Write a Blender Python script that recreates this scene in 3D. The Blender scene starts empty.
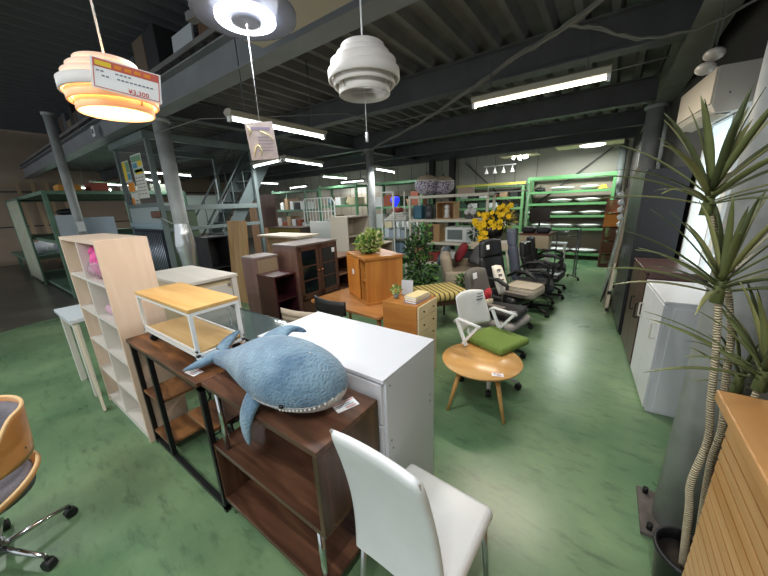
import bpy, bmesh, math, random
from mathutils import Vector, Matrix, Euler
random.seed(7)
S = bpy.context.scene
C = S.collection
PI = math.pi
R = math.radians

# ------------------------------------------------------------------ camera
cam_d = bpy.data.cameras.new('camera'); cam = bpy.data.objects.new('camera', cam_d); C.objects.link(cam)
F_PX, PITCH, ROLL, YAW, CAM_H = 307.59, 0.26798, -0.03937, 0.62547, 1.7
fw = Vector((-math.cos(PITCH)*math.sin(YAW), math.cos(PITCH)*math.cos(YAW), -math.sin(PITCH)))
r0 = Vector((math.cos(YAW), math.sin(YAW), 0)); u0 = r0.cross(fw)
rt = r0*math.cos(ROLL)+u0*math.sin(ROLL); up = -r0*math.sin(ROLL)+u0*math.cos(ROLL)
cam.matrix_world = Matrix(((rt.x, up.x, -fw.x, 0), (rt.y, up.y, -fw.y, 0), (rt.z, up.z, -fw.z, CAM_H), (0, 0, 0, 1)))
cam_d.sensor_fit = 'HORIZONTAL'; cam_d.sensor_width = 36.0; cam_d.lens = F_PX*36.0/768.0
cam_d.clip_start = 0.05; cam_d.clip_end = 100
S.camera = cam
# ------------------------------------------------------------------ view, world
S.view_settings.view_transform = 'Standard'; S.view_settings.look = 'None'
S.view_settings.gamma = 1.0; S.view_settings.exposure = 0.0; S.view_settings.use_curve_mapping = False
W = bpy.data.worlds.new('world'); S.world = W; W.use_nodes = True
bg = W.node_tree.nodes['Background']; bg.inputs[0].default_value = (0.90, 0.95, 1.0, 1); bg.inputs[1].default_value = 1.0
TUBE_E = 9.0      # emission of a fluorescent tube
TUBE_W = 30.0     # watts of light each tube throws down

# ------------------------------------------------------------------ materials
def lin(c):
    if isinstance(c, str):
        c = tuple(int(c[i:i+2], 16)/255 for i in (0, 2, 4))
    return tuple(((v/12.92) if v <= 0.04045 else ((v+0.055)/1.055)**2.4) for v in c)+(1.0,)
MATS = {}
def nn(m): return m.node_tree.nodes, m.node_tree.links
def mat(name, col, rough=0.5, metal=0.0, noise=0.0, nscale=8.0, bump=0.0, bscale=60.0, coat=0.0, spec=0.5, sheen=0.0, emis=None, estr=0.0, trans=0.0, alpha=1.0, col2=None):
    if name in MATS: return MATS[name]
    m = bpy.data.materials.new(name); m.use_nodes = True; N, L = nn(m); b = N['Principled BSDF']
    b.inputs['Base Color'].default_value = lin(col); b.inputs['Roughness'].default_value = rough; b.inputs['Metallic'].default_value = metal
    b.inputs['Specular IOR Level'].default_value = spec; b.inputs['Coat Weight'].default_value = coat; b.inputs['Sheen Weight'].default_value = sheen
    b.inputs['Transmission Weight'].default_value = trans; b.inputs['Alpha'].default_value = alpha
    if emis: b.inputs['Emission Color'].default_value = lin(emis); b.inputs['Emission Strength'].default_value = estr
    if noise > 0 or bump > 0 or col2:
        tc = N.new('ShaderNodeTexCoord')
    if noise > 0 or col2:
        t = N.new('ShaderNodeTexNoise'); t.inputs['Scale'].default_value = nscale; t.inputs['Detail'].default_value = 5
        L.new(tc.outputs['Object'], t.inputs['Vector'])
        r = N.new('ShaderNodeValToRGB'); c = lin(col)
        if col2: a, d = c, lin(col2)
        else: a = tuple(v*(1-noise) for v in c[:3])+(1,); d = tuple(min(1, v*(1+noise)) for v in c[:3])+(1,)
        r.color_ramp.elements[0].position = 0.35; r.color_ramp.elements[1].position = 0.65
        r.color_ramp.elements[0].color = a; r.color_ramp.elements[1].color = d
        L.new(t.outputs['Fac'], r.inputs['Fac']); L.new(r.outputs['Color'], b.inputs['Base Color'])
    if bump > 0:
        t2 = N.new('ShaderNodeTexNoise'); t2.inputs['Scale'].default_value = bscale; L.new(tc.outputs['Object'], t2.inputs['Vector'])
        bp = N.new('ShaderNodeBump'); bp.inputs['Strength'].default_value = bump; bp.inputs['Distance'].default_value = 0.01
        L.new(t2.outputs['Fac'], bp.inputs['Height']); L.new(bp.outputs['Normal'], b.inputs['Normal'])
    MATS[name] = m; return m
def wood(name, c1, c2, axis='x', scale=6.0, stretch=14.0, rough=0.4, c3=None, coat=0.0):
    if name in MATS: return MATS[name]
    m = bpy.data.materials.new(name); m.use_nodes = True; N, L = nn(m); b = N['Principled BSDF']
    b.inputs['Roughness'].default_value = rough; b.inputs['Coat Weight'].default_value = coat
    tc = N.new('ShaderNodeTexCoord'); mp = N.new('ShaderNodeMapping')
    sc = [scale*stretch/4]*3; sc['xyz'.index(axis)] = scale/4; mp.inputs['Scale'].default_value = sc
    L.new(tc.outputs['Object'], mp.inputs['Vector'])
    t = N.new('ShaderNodeTexNoise'); t.inputs['Scale'].default_value = 1.0; t.inputs['Detail'].default_value = 6; t.inputs['Distortion'].default_value = 0.6
    L.new(mp.outputs['Vector'], t.inputs['Vector'])
    r = N.new('ShaderNodeValToRGB'); e = r.color_ramp.elements
    e[0].position = 0.32; e[1].position = 0.68; e[0].color = lin(c1); e[1].color = lin(c2)
    if c3: k = e.new(0.5); k.color = lin(c3)
    L.new(t.outputs['Fac'], r.inputs['Fac']); L.new(r.outputs['Color'], b.inputs['Base Color'])
    MATS[name] = m; return m
def emit(name, col, s):
    if name in MATS: return MATS[name]
    m = bpy.data.materials.new(name); m.use_nodes = True; N, L = nn(m); b = N['Principled BSDF']
    b.inputs['Base Color'].default_value = lin(col); b.inputs['Emission Color'].default_value = lin(col); b.inputs['Emission Strength'].default_value = s
    MATS[name] = m; return m

# ------------------------------------------------------------------ mesh builder
class B:
    def __init__(s): s.bm = bmesh.new(); s.mi = 0
    def m(s, i): s.mi = i; return s
    def _new(s, vs, faces):
        v = [s.bm.verts.new(p) for p in vs]
        for f in faces:
            try: q = s.bm.faces.new([v[i] for i in f]); q.material_index = s.mi
            except ValueError: pass
        return v
    def ob(s, c, d, rot=None, bev=0.0):
        hx, hy, hz = d[0]/2, d[1]/2, d[2]/2
        M = (Euler(rot).to_matrix() if rot is not None else Matrix.Identity(3)); c = Vector(c)
        if bev > 0:
            t = bmesh.new(); bmesh.ops.create_cube(t, size=1)
            for v in t.verts: v.co = Vector((v.co.x*d[0], v.co.y*d[1], v.co.z*d[2]))
            bmesh.ops.bevel(t, geom=list(t.edges), offset=min(bev, min(d)*0.49), segments=3, profile=0.5, affect='EDGES')
            t.verts.index_update()
            s._new([c+M@v.co for v in t.verts], [[v.index for v in f.verts] for f in t.faces]); t.free(); return s
        P = [c+M@Vector((x*hx, y*hy, z*hz)) for x in (-1, 1) for y in (-1, 1) for z in (-1, 1)]
        s._new(P, [(0, 1, 3, 2), (4, 6, 7, 5), (0, 4, 5, 1), (2, 3, 7, 6), (0, 2, 6, 4), (1, 5, 7, 3)]); return s
    def b(s, x0, x1, y0, y1, z0, z1, bev=0.0): return s.ob(((x0+x1)/2, (y0+y1)/2, (z0+z1)/2), (abs(x1-x0), abs(y1-y0), abs(z1-z0)), None, bev)
    def bar(s, p, q, w, h=None, roll=0.0):
        p = Vector(p); q = Vector(q); d = q-p; L = d.length; h = h or w
        M = d.to_track_quat('X', 'Z').to_matrix(); c = (p+q)/2
        M = M@Matrix.Rotation(roll, 3, 'X')
        P = [c+M@Vector((x*L/2, y*w/2, z*h/2)) for x in (-1, 1) for y in (-1, 1) for z in (-1, 1)]
        s._new(P, [(0, 1, 3, 2), (4, 6, 7, 5), (0, 4, 5, 1), (2, 3, 7, 6), (0, 2, 6, 4), (1, 5, 7, 3)]); return s
    def cyl(s, p, q, r, r2=None, n=16):
        return s.tube([p, q], [r, r if r2 is None else r2], n)
    def tube(s, pts, r, n=10, cap=True, flat=1.0, closed=False):
        pts = [Vector(p) for p in pts]; k = len(pts)
        if not isinstance(r, (list, tuple)): r = [r]*k
        rings = []; prev = None
        for i, p in enumerate(pts):
            if closed: d = pts[(i+1) % k]-pts[i-1]
            elif i == 0: d = pts[1]-p
            elif i == k-1: d = p-pts[i-1]
            else: d = (pts[i+1]-p).normalized()+(p-pts[i-1]).normalized()
            d = d.normalized()
            if prev is None:
                a = Vector((0, 0, 1)) if abs(d.z) < 0.9 else Vector((1, 0, 0)); u = d.cross(a).normalized()
            else:
                u = (prev-d*prev.dot(d)).normalized()
            prev = u; v = d.cross(u)
            rings.append([s.bm.verts.new(p+(u*math.cos(2*PI*j/n)+v*math.sin(2*PI*j/n)*flat)*r[i]) for j in range(n)])
        rng = range(k) if closed else range(k-1)
        for i in rng:
            A = rings[i]; D = rings[(i+1) % k]
            for j in range(n):
                f = s.bm.faces.new((A[j], A[(j+1) % n], D[(j+1) % n], D[j])); f.material_index = s.mi; f.smooth = True
        if cap and not closed:
            f = s.bm.faces.new(rings[0][::-1]); f.material_index = s.mi
            f = s.bm.faces.new(rings[-1]); f.material_index = s.mi
        return s
    def lathe(s, prof, c=(0, 0, 0), n=32, sx=1.0, sy=1.0, rot=None, close=False):
        c = Vector(c); M = Euler(rot).to_matrix() if rot is not None else Matrix.Identity(3); rings = []
        for (r, z) in prof:
            if r < 1e-6: rings.append([s.bm.verts.new(c+M@Vector((0, 0, z)))])
            else: rings.append([s.bm.verts.new(c+M@Vector((r*sx*math.cos(2*PI*j/n), r*sy*math.sin(2*PI*j/n), z))) for j in range(n)])
        pr = list(zip(rings[:-1], rings[1:]))
        if close: pr.append((rings[-1], rings[0]))
        for A, D in pr:
            for j in range(n):
                a = [A[j % len(A)], A[(j+1) % len(A)], D[(j+1) % len(D)], D[j % len(D)]]
                a = list(dict.fromkeys(a))
                if len(a) >= 3:
                    try: f = s.bm.faces.new(a); f.material_index = s.mi; f.smooth = True
                    except ValueError: pass
        return s
    def sph(s, c, r, n=16, rot=None):
        if not isinstance(r, (list, tuple)): r = (r, r, r)
        k = n//2; prof = [(math.sin(PI*i/k), -math.cos(PI*i/k)) for i in range(k+1)]; prof[0] = (0, -1); prof[-1] = (0, 1)
        c = Vector(c); M = Euler(rot).to_matrix() if rot is not None else Matrix.Identity(3); rings = []
        for (q, z) in prof:
            if q < 1e-6: rings.append([s.bm.verts.new(c+M@Vector((0, 0, z*r[2])))])
            else: rings.append([s.bm.verts.new(c+M@Vector((q*r[0]*math.cos(2*PI*j/n), q*r[1]*math.sin(2*PI*j/n), z*r[2]))) for j in range(n)])
        for A, D in zip(rings[:-1], rings[1:]):
            for j in range(n):
                a = list(dict.fromkeys([A[j % len(A)], A[(j+1) % len(A)], D[(j+1) % len(D)], D[j % len(D)]]))
                f = s.bm.faces.new(a); f.material_index = s.mi; f.smooth = True
        return s
    def prism(s, poly, z0, z1, axis='z'):
        n = len(poly)
        def P(a, b_, h): return {'z': (a, b_, h), 'y': (a, h, b_), 'x': (h, a, b_)}[axis]
        v = [s.bm.verts.new(P(a, b_, z0)) for a, b_ in poly]+[s.bm.verts.new(P(a, b_, z1)) for a, b_ in poly]
        fs = [v[:n][::-1], v[n:]]+[[v[i], v[(i+1) % n], v[n+(i+1) % n], v[n+i]] for i in range(n)]
        for q in fs: f = s.bm.faces.new(q); f.material_index = s.mi
        return s
    def grid(s, fn, nu, nv, thick=0.0, smooth=True):
        """fn(u,v)->point; optional thickness along the surface normal"""
        P = [[Vector(fn(i/nu, j/nv)) for j in range(nv+1)] for i in range(nu+1)]
        def nrm(i, j):
            a = P[min(i+1, nu)][j]-P[max(i-1, 0)][j]; b_ = P[i][min(j+1, nv)]-P[i][max(j-1, 0)]
            q = a.cross(b_); return q.normalized() if q.length > 1e-9 else Vector((0, 0, 1))
        A = [[s.bm.verts.new(P[i][j]) for j in range(nv+1)] for i in range(nu+1)]
        def face(q):
            try: f = s.bm.faces.new(q); f.material_index = s.mi; f.smooth = smooth
            except ValueError: pass
        for i in range(nu):
            for j in range(nv): face((A[i][j], A[i+1][j], A[i+1][j+1], A[i][j+1]))
        if thick:
            D = [[s.bm.verts.new(P[i][j]-nrm(i, j)*thick) for j in range(nv+1)] for i in range(nu+1)]
            for i in range(nu):
                for j in range(nv): face((D[i][j], D[i][j+1], D[i+1][j+1], D[i+1][j]))
            for i in range(nu):
                face((A[i][0], D[i][0], D[i+1][0], A[i+1][0])); face((A[i][nv], A[i+1][nv], D[i+1][nv], D[i][nv]))
            for j in range(nv):
                face((A[0][j], A[0][j+1], D[0][j+1], D[0][j])); face((A[nu][j], D[nu][j], D[nu][j+1], A[nu][j+1]))
        return s
    def pillow(s, c, d, rot=None, n=10, puff=0.5):
        c = Vector(c); M = Euler(rot).to_matrix() if rot is not None else Matrix.Identity(3)
        for sg in (1, -1):
            def fn(u, v):
                a, b_ = u*2-1, v*2-1
                h = ((1-abs(a)**3)*(1-abs(b_)**3))**puff
                e = 1-0.06*(abs(a*b_))
                return c+M@Vector((a*d[0]/2*e*(1-.05*(1-b_*b_)*0), b_*d[1]/2*e, sg*h*d[2]/2))
            s.grid(fn if sg > 0 else (lambda u, v: fn(v, u)), n, n)
        return s
def put(name, bd, mats, parent=None, w=False, bevel=0.0, smooth=False):
    bm = bd.bm
    if w and parent is not None:
        bm.transform(WM[parent].inverted())
    bmesh.ops.remove_doubles(bm, verts=bm.verts, dist=1e-5)
    bmesh.ops.recalc_face_normals(bm, faces=bm.faces)
    me = bpy.data.meshes.new(name); bm.to_mesh(me); bm.free()
    if not isinstance(mats, (list, tuple)): mats = [mats]
    for q in mats: me.materials.append(q)
    if smooth:
        for p in me.polygons: p.use_smooth = True
    o = bpy.data.objects.new(name, me); C.objects.link(o)
    if parent is not None: o.parent = parent; WM[o] = WM[parent]
    else: WM[o] = Matrix.Identity(4)
    if bevel > 0:
        md = o.modifiers.new('bevel', 'BEVEL'); md.width = bevel; md.segments = 2; md.limit_method = 'ANGLE'; md.angle_limit = R(40)
    return o
WM = {}
def tag(o, label, cat, group=None, kind=None):
    if label: o['label'] = label
    if cat: o['category'] = cat
    if group: o['group'] = group
    if kind: o['kind'] = kind
    return o
def thing(name, label, cat, loc=(0, 0, 0), rz=0.0, group=None):
    o = bpy.data.objects.new(name, None); C.objects.link(o); o.empty_display_size = 0.1
    o.location = loc; o.rotation_euler = (0, 0, rz)
    WM[o] = Matrix.Translation(loc)@Matrix.Rotation(rz, 4, 'Z')
    return tag(o, label, cat, group)
def struct(name, bd, m, **k):
    o = put(name, bd, m, **k); o['kind'] = 'structure'; return o
def copytree(o, loc, rz, label=None, group=None):
    n = o.copy(); C.objects.link(n); n.location = loc; n.rotation_euler = (0, 0, rz)
    WM[n] = Matrix.Translation(loc)@Matrix.Rotation(rz, 4, 'Z')
    if label: n['label'] = label
    if group: n['group'] = group
    for ch in o.children:
        c = ch.copy(); C.objects.link(c); c.parent = n; WM[c] = WM[n]
        for g in ch.children:
            d = g.copy(); C.objects.link(d); d.parent = c; WM[d] = WM[n]
    return n

# palette
white = mat('white_laminate', 'd3d6dc', 0.35); offwhite = mat('off_white_board', 'dcd8cf', 0.5); cream = mat('cream_board', 'd9cfb8', 0.5)
white_metal = mat('white_metal', 'e4e6e6', 0.35); black_metal = mat('black_metal', '17181a', 0.45, 0.3); chrome = mat('chrome', 'c8cacc', 0.15, 1.0)
black_plastic = mat('black_plastic', '131416', 0.5); black_leather = mat('black_leather', '1b1c20', 0.4, bump=0.3, bscale=90)
grey_fabric = mat('grey_fabric', '5d5a56', 0.9, noise=0.12, nscale=120); dark_fabric = mat('dark_fabric', '2a2c31', 0.9, noise=0.15, nscale=150)
green_paint = mat('green_paint', '64956e', 0.5, noise=0.1, nscale=5); dkgreen = mat('dark_green_paint', '5f7f6a', 0.55, noise=0.15, nscale=4)
steel_dark = mat('dark_painted_steel', '585a5d', 0.6, noise=0.12, nscale=3); steel_col = mat('grey_painted_steel', 'a3a6a5', 0.55, noise=0.16, nscale=5, bump=0.15, bscale=30)
booth_paint = mat('grey_green_paint', '697574', 0.5, noise=0.08, nscale=4)
paper = mat('white_paper', 'eef0f2', 0.7); ink = mat('dark_ink', '30343c', 0.8); red_ink = mat('red_ink', 'c8402e', 0.7); yellow_ink = mat('yellow_ink', 'e2c52e', 0.7); orange_ink = mat('orange_ink', 'e08a24', 0.7); blue_ink = mat('blue_ink', '4d8fa8', 0.7)

def price_tag(parent, c, rz=0, s=1.0, vert=False, rot=None, lab=None):
    """small printed price card lying on (or stuck to) furniture, world coordinates"""
    bd = B(); M = Matrix.Rotation(rz, 4, 'Z') if rot is None else Euler(rot).to_matrix().to_4x4()
    w, h = 0.09*s, 0.055*s
    for (i, x, y, a, b_, z) in ((0, 0, 0, w, h, 0), (1, 0, h*.36, w*.9, h*.14, .0012), (2, -w*.1, h*.08, w*.6, h*.07, .0012), (2, 0, -h*.1, w*.7, h*.07, .0012), (1, w*.15, -h*.32, w*.45, h*.16, .0012)):
        t = B(); t.ob((x, y, z), (a, b_, 0.0015)); t.bm.transform(Matrix.Translation(c)@M)
        vs = [v.co.copy() for v in t.bm.verts]; t.bm.verts.index_update(); fs = [[v.index for v in f.verts] for f in t.bm.faces]; t.bm.free()
        bd.mi = i; bd._new(vs, fs)
    o = put('price_tag', bd, [paper, mat('faint_red', 'd9a49c', .7), mat('faint_grey', 'a3a7b0', .7)], parent, w=True)
    return o

# ================================================================== SETTING
fm = bpy.data.materials.new('green_floor_paint'); fm.use_nodes = True; N, L = nn(fm); b = N['Principled BSDF']
tc = N.new('ShaderNodeTexCoord')
n1 = N.new('ShaderNodeTexNoise'); n1.inputs['Scale'].default_value = 0.9; n1.inputs['Detail'].default_value = 7; n1.inputs['Roughness'].default_value = 0.6
mp = N.new('ShaderNodeMapping'); mp.inputs['Rotation'].default_value = (0, 0, 0.6); mp.inputs['Scale'].default_value = (5, 16, 1)
n2 = N.new('ShaderNodeTexNoise'); n2.inputs['Scale'].default_value = 1.0; n2.inputs['Detail'].default_value = 8; n2.inputs['Roughness'].default_value = 0.7
L.new(tc.outputs['Object'], n1.inputs['Vector']); L.new(tc.outputs['Object'], mp.inputs['Vector']); L.new(mp.outputs['Vector'], n2.inputs['Vector'])
r1 = N.new('ShaderNodeValToRGB'); e = r1.color_ramp.elements; e[0].position = .3; e[1].position = .72; e[0].color = lin('466b4e'); e[1].color = lin('859f76')
r2 = N.new('ShaderNodeValToRGB'); e = r2.color_ramp.elements; e[0].position = .52; e[1].position = .72; e[0].color = (0, 0, 0, 1); e[1].color = (1, 1, 1, 1)
mx = N.new('ShaderNodeMix'); mx.data_type = 'RGBA'; mx.inputs['B'].default_value = lin('3f5240')
ml = N.new('ShaderNodeMath'); ml.operation = 'MULTIPLY'; ml.inputs[1].default_value = 0.7
L.new(n1.outputs['Fac'], r1.inputs['Fac']); L.new(n2.outputs['Fac'], r2.inputs['Fac']); L.new(r2.outputs['Color'], ml.inputs[0]); L.new(ml.outputs[0], mx.inputs['Factor'])
L.new(r1.outputs['Color'], mx.inputs['A']); L.new(mx.outputs['Result'], b.inputs['Base Color'])
r3 = N.new('ShaderNodeMapRange'); r3.inputs['To Min'].default_value = 0.18; r3.inputs['To Max'].default_value = 0.42
L.new(n1.outputs['Fac'], r3.inputs['Value']); L.new(r3.outputs['Result'], b.inputs['Roughness'])
struct('floor', B().b(-18, 2.2, -5, 13.2, -0.1, 0), fm)
fl2 = mat('brown_floor_reflection', '57564f', 0.3, noise=0.25, nscale=1.5)  # darker floor area, with a dark brownish reflection put into its colour
struct('trim_1', B().prism([(-17.9, -3.0), (-6.2, -3.0), (-7.6, 0.55), (-7.25, 13), (-17.9, 13)], 0.0, 0.004), fl2)
wall_pan = mat('wall_panel_cream', 'b9b6aa', 0.6, noise=0.05, nscale=2); wall_dark = mat('wall_lower_taupe', 'a89e8e', 0.7, noise=0.07, nscale=2)
def wallx(y): return 0.80-0.07*(y-3.7)
YB = 10.7
struct('wall_back', B().m(0).b(-18, 2, YB, YB+.1, 2.15, 4.9).m(1).b(-18, 2, YB, YB+.1, 0, 2.15), [wall_pan, wall_dark])
jo = mat('panel_joint', '4d4c46', 0.8)
bd = B()
for i in range(26): bd.b(-17.4+i*.62, -17.4+i*.62+.012, YB-.006, YB, 0, 3.6)
struct('trim_2', bd, jo)
# right wall, slightly off the grid of the hall
wr = mat('right_wall_grey', '4a4644', 0.7, noise=0.12, nscale=3)
def rw(y0, y1, z0, z1, bd, t=.1):
    bd.prism([(wallx(y0), y0), (wallx(y1), y1), (wallx(y1)+t, y1), (wallx(y0)+t, y0)], z0, z1)
for (a_, b_, c_, d_) in ((-4, -1, 0, 4.9), (-1, 1, 0, 4.9), (1, 2.2, 0, 4.9), (2.2, 3.35, 0, 4.9), (4.65, 5.6, 0, 4.9), (5.6, 7, 0, 4.9), (7, 8.8, 0, 4.9), (8.8, YB, 0, 4.9), (3.35, 4.65, 0, .95), (3.35, 4.65, 2.35, 4.9)):
    bd = B(); rw(a_, b_, c_, d_, bd); struct('wall_right', bd, wr)
struct('wall_left', B().m(0).b(-18.1, -18, -5, 13.2, 0, 4.9).m(1).b(-18.0, -17.98, -5, 11, 1.35, 1.4).b(-18.0, -17.98, -5, 11, 2.6, 2.66), [mat('left_wall_tan', 'a08e7c', 0.7, noise=0.1, nscale=1.0), jo])
# window in the right wall, its pane and frame
wf = thing('window_1', None, None, (wallx(4), 4, 1.0), 0); wf['kind'] = 'structure'
for k in ('label', 'category'):
    if k in wf: del wf[k]
bd = B(); 
for (y0, y1, z0, z1) in ((3.35, 3.40, .95, 2.35), (4.60, 4.65, .95, 2.35), (3.97, 4.01, .95, 2.35), (3.35, 4.65, .95, 1.0), (3.35, 4.65, 2.3, 2.35)):
    bd.prism([(wallx(y0)-.03, y0), (wallx(y1)-.03, y1), (wallx(y1)+.03, y1), (wallx(y0)+.03, y0)], z0, z1)
put('frame', bd, white_metal, wf, w=True)
bd = B(); bd.prism([(wallx(3.4)+.005, 3.4), (wallx(4.6)+.005, 4.6), (wallx(4.6)+.012, 4.6), (wallx(3.4)+.012, 3.4)], 1.0, 2.3)
put('frosted_pane', bd, emit('daylit_frosted_glass', 'cfe2ea', 1.1), wf, w=True)

# mezzanine deck of folded steel plates, ribs along Y
def deck(bd, x0, x1, y0, y1, z, pitch=.29, dep=.10):
    n = int((x1-x0)/pitch); pts = []
    for i in range(n):
        a = x0+i*pitch
        pts += [(a, z), (a+pitch*.22, z), (a+pitch*.34, z+dep), (a+pitch*.88, z+dep), (a+pitch*1.0, z)]
    v = []
    for (x, zz) in pts: v.append((bd.bm.verts.new((x, y0, zz)), bd.bm.verts.new((x, y1, zz))))
    for p, q in zip(v[:-1], v[1:]):
        try: bd.bm.faces.new((p[0], q[0], q[1], p[1]))
        except ValueError: pass
deck_m = mat('deck_steel', '6b6867', 0.65, noise=0.18, nscale=2.5)
bd = B(); deck(bd, -17.9, .6, 2.2, YB, 3.45); bd.b(-17.9, .85, 2.2, YB, 3.56, 3.62); struct('ceiling', bd, deck_m)
bd = B(); deck(bd, -17.9, 2.1, -5, YB, 4.75, .34, .1); bd.b(-17.9, 2.1, -5, YB, 4.9, 4.95); struct('ceiling', bd, mat('roof_steel', '707276', 0.7))

def hbeam(bd, p, q, z, h, w=.2):
    p = Vector((p[0], p[1], 0)); q = Vector((q[0], q[1], 0)); d = (q-p)
    for (ww, hh, zz) in ((w, .016, z+.008), (w, .016, z+h-.008), (.03, h-.03, z+h/2)):
        a = d.normalized(); s = Vector((-a.y, a.x, 0))*ww/2
        bd.prism([(p-s)[:2], (q-s)[:2], (q+s)[:2], (p+s)[:2]], zz-hh/2, zz+hh/2)
def beam(label, p, q, z, h, w=.2, m=None):
    bd = B(); hbeam(bd, p, q, z, h, w)
    tag(put('steel_beam', bd, m or steel_dark), label, 'beam')
beam('deep steel beam along the loft edge, above the hanging ring light', (-17.9, 2.26), (.9, 2.26), 3.1, .35, .22, mat('beam_edge_paint', '808386', 0.55, noise=0.1, nscale=2))
beam('second steel ceiling beam, between the white pendant and the long warm tube lamp', (-17.9, 4.45), (.6, 4.45), 3.1, .35)
beam('ceiling beam carried by the round central pillar', (-17.9, 7.0), (.4, 7.0), 3.1, .35)
beam('ceiling beam just in front of the far cone spotlights', (-17.9, 9.1), (.4, 9.1), 3.1, .3)
beam('last ceiling beam along the cream far wall', (-17.9, 10.45), (.4, 10.45), 3.05, .4)
beam('long girder running into depth above the right-hand wall and air conditioner', (.5, -2), (.5, YB), 3.02, .4, .24, mat('girder_paint', '858580', 0.6, noise=0.1, nscale=3))
beam('steel beam running into depth beside the stair enclosure, carried by the left pillar', (-5.9, 2.3), (-5.9, YB), 3.15, .3)
beam('roof beam high above the left part of the hall', (-17.9, .3), (-5.2, .3), 4.2, .35)

# columns
def column(label, x, y, r, h, base=0.0, m=steel_col):
    t = thing('steel_column', label, 'column', (x, y, 0))
    put('shaft', B().cyl((0, 0, 0.02), (0, 0, h), r, n=32), m, t)
    if base:
        put('base_plate', B().b(-base, base, -base, base, 0, .02), mat('rusty_plate', '5b5450', 0.7, noise=0.3, nscale=12), t)
        for sx in (-1, 1):
            for sy in (-1, 1): put('bolt', B().cyl((sx*base*.78, sy*base*.78, .02), (sx*base*.78, sy*base*.78, .055), .013, n=8), black_metal, t)
    else: put('collar', B().cyl((0, 0, h-.05), (0, 0, h), r*1.25, n=24), m, t)
    return t
column('thick grey round steel column behind the potted dracaena', .50, 1.87, .105, 3.02, .16)
c = column('grey round pillar wrapped with a dented sleeve, beside the glazed stair enclosure', -5.9, 2.36, .11, 3.1)
bd = B(); bd.lathe([(.112, .8), (.13, .95), (.16, 1.15), (.135, 1.35), (.113, 1.5)], n=20); put('plastic_sleeve', bd, mat('shiny_film', 'c2c6c8', 0.12, 0.7, bump=0.6, bscale=14), c)
column('slim far-left round pillar carrying a taped white notice', -8.9, 1.66, .075, 3.6)
column('central round pillar standing among the shelves in the middle of the hall', -5.36, 7.0, .10, 3.1)
column('round pipe column in the far right corner region by the wall', .42, 6.9, .12, 3.02)
bd = B(); bd.b(-.002, .002, -.05, .05, 0, .22)
o = tag(put('notice', B().b(-8.824, -8.818, 1.60, 1.72, 1.38, 1.58), paper), 'small white paper notice taped to the far-left pillar', 'notice')
tag(put('drain_pipe', B().cyl((.12, 10.35, 0), (.12, 10.35, 3.0), .09, n=16), mat('pipe_grey', '7e8583', .5)), 'grey vertical drain pipe in the far corner of the back wall', 'pipe')
for i, (a, c_) in enumerate((((-4.1, 10.6, 2.9), (-1.9, 10.6, .9)), ((-.1, 10.6, 2.9), (-2.6, 10.6, .9)))):
    tag(put('wall_brace', B().bar(a, c_, .05, .03), mat('brace_steel', '4b4c4b', .6)), ('diagonal steel brace on the far wall rising to the left, behind the yellow flowers', 'diagonal steel brace on the far wall rising to the right, above the platter shelves')[i], 'brace')
for x in (-5.3, -4.55): tag(put('wall_post', B().b(x, x+.16, 10.3, 10.5, 0, 3.1), mat('post_dark', '3c3a38', .7)), ('dark upright post on the far wall behind the round baskets' if x < -5 else 'dark upright post on the far wall left of the yellow flowers'), 'post')

# ================================================================== LIGHTS
tube_w = emit('tube_white', 'f4fbff', TUBE_E); tube_y = emit('tube_warm', 'fff0d8', TUBE_E)
fix_m = mat('fixture_enamel', '9a968a', 0.5)
def tube_light(label, p, q, warm=False, watts=None, hang=3.1, group=None):
    p = Vector(p); q = Vector(q); c = (p+q)/2; L_ = (q-p).length; rz = math.atan2(q.y-p.y, q.x-p.x)
    t = thing('tube_lamp', label, 'lamp', c, rz, group)
    h = L_/2
    put('housing', B().prism([(-.045, .03), (.045, .03), (.075, .075), (.03, .10), (-.03, .10), (-.075, .075)], -h, h, 'x'), fix_m, t)
    put('tube', B().cyl((-h+.03, 0, .008), (h-.03, 0, .008), .017, n=12), tube_y if warm else tube_w, t)
    for s in (-1, 1): put('socket', B().ob((s*(h-.015), 0, .01), (.03, .05, .06)), white_metal, t)
    if hang:
        for s in (-1, 1): put('hanger', B().cyl((s*h*.7, 0, .10), (s*h*.7, 0, hang-c.z), .006, n=6), steel_dark, t)
    ld = bpy.data.lights.new('tube_glow', 'AREA'); ld.shape = 'RECTANGLE'; ld.size = L_*.95; ld.size_y = .03
    ld.energy = TUBE_W if watts is None else watts; ld.color = (1, .9, .74) if warm else (.98, 1, .98)
    lo = bpy.data.objects.new('tube_glow', ld); C.objects.link(lo); lo.parent = t; lo.location = (0, 0, -.012)
    return t
tube_light('long warm white tube lamp hanging near the right girder, over the aisle', (-1.38, 3.74, 2.7), (-.13, 3.74, 2.7), True, 48, 3.1)
tube_light('tube lamp running into depth behind the hanging printed card', (-3.32, 1.97, 2.6), (-3.32, 3.33, 2.6), False, 30, 3.47)
tube_light('tube lamp meeting the slanted one below it, right half of the bright V', (-5.37, 4.22, 2.6), (-5.58, 5.45, 2.6), hang=3.47)
tube_light('tube lamp forming the left half of the bright V under the deck', (-6.62, 4.36, 2.6), (-5.5, 4.23, 2.6), hang=3.47)
tube_light('distant tube lamp just right of the staircase', (-10.73, 6.82, 2.6), (-10.78, 8.06, 2.6), hang=3.47)
tube_light('distant slanted tube lamp over the green racks, left of the pillar', (-11.5, 9.2, 2.5), (-10.3, 9.1, 2.5), hang=3.47)
tube_light('distant tube lamp just left of the central pillar, upper one', (-7.68, 7.46, 2.6), (-7.74, 8.7, 2.6), hang=3.47)
tube_light('distant slanted tube lamp just left of the central pillar, lower one', (-9.3, 10.1, 2.6), (-8.1, 10.15, 2.6), hang=3.47)
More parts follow.
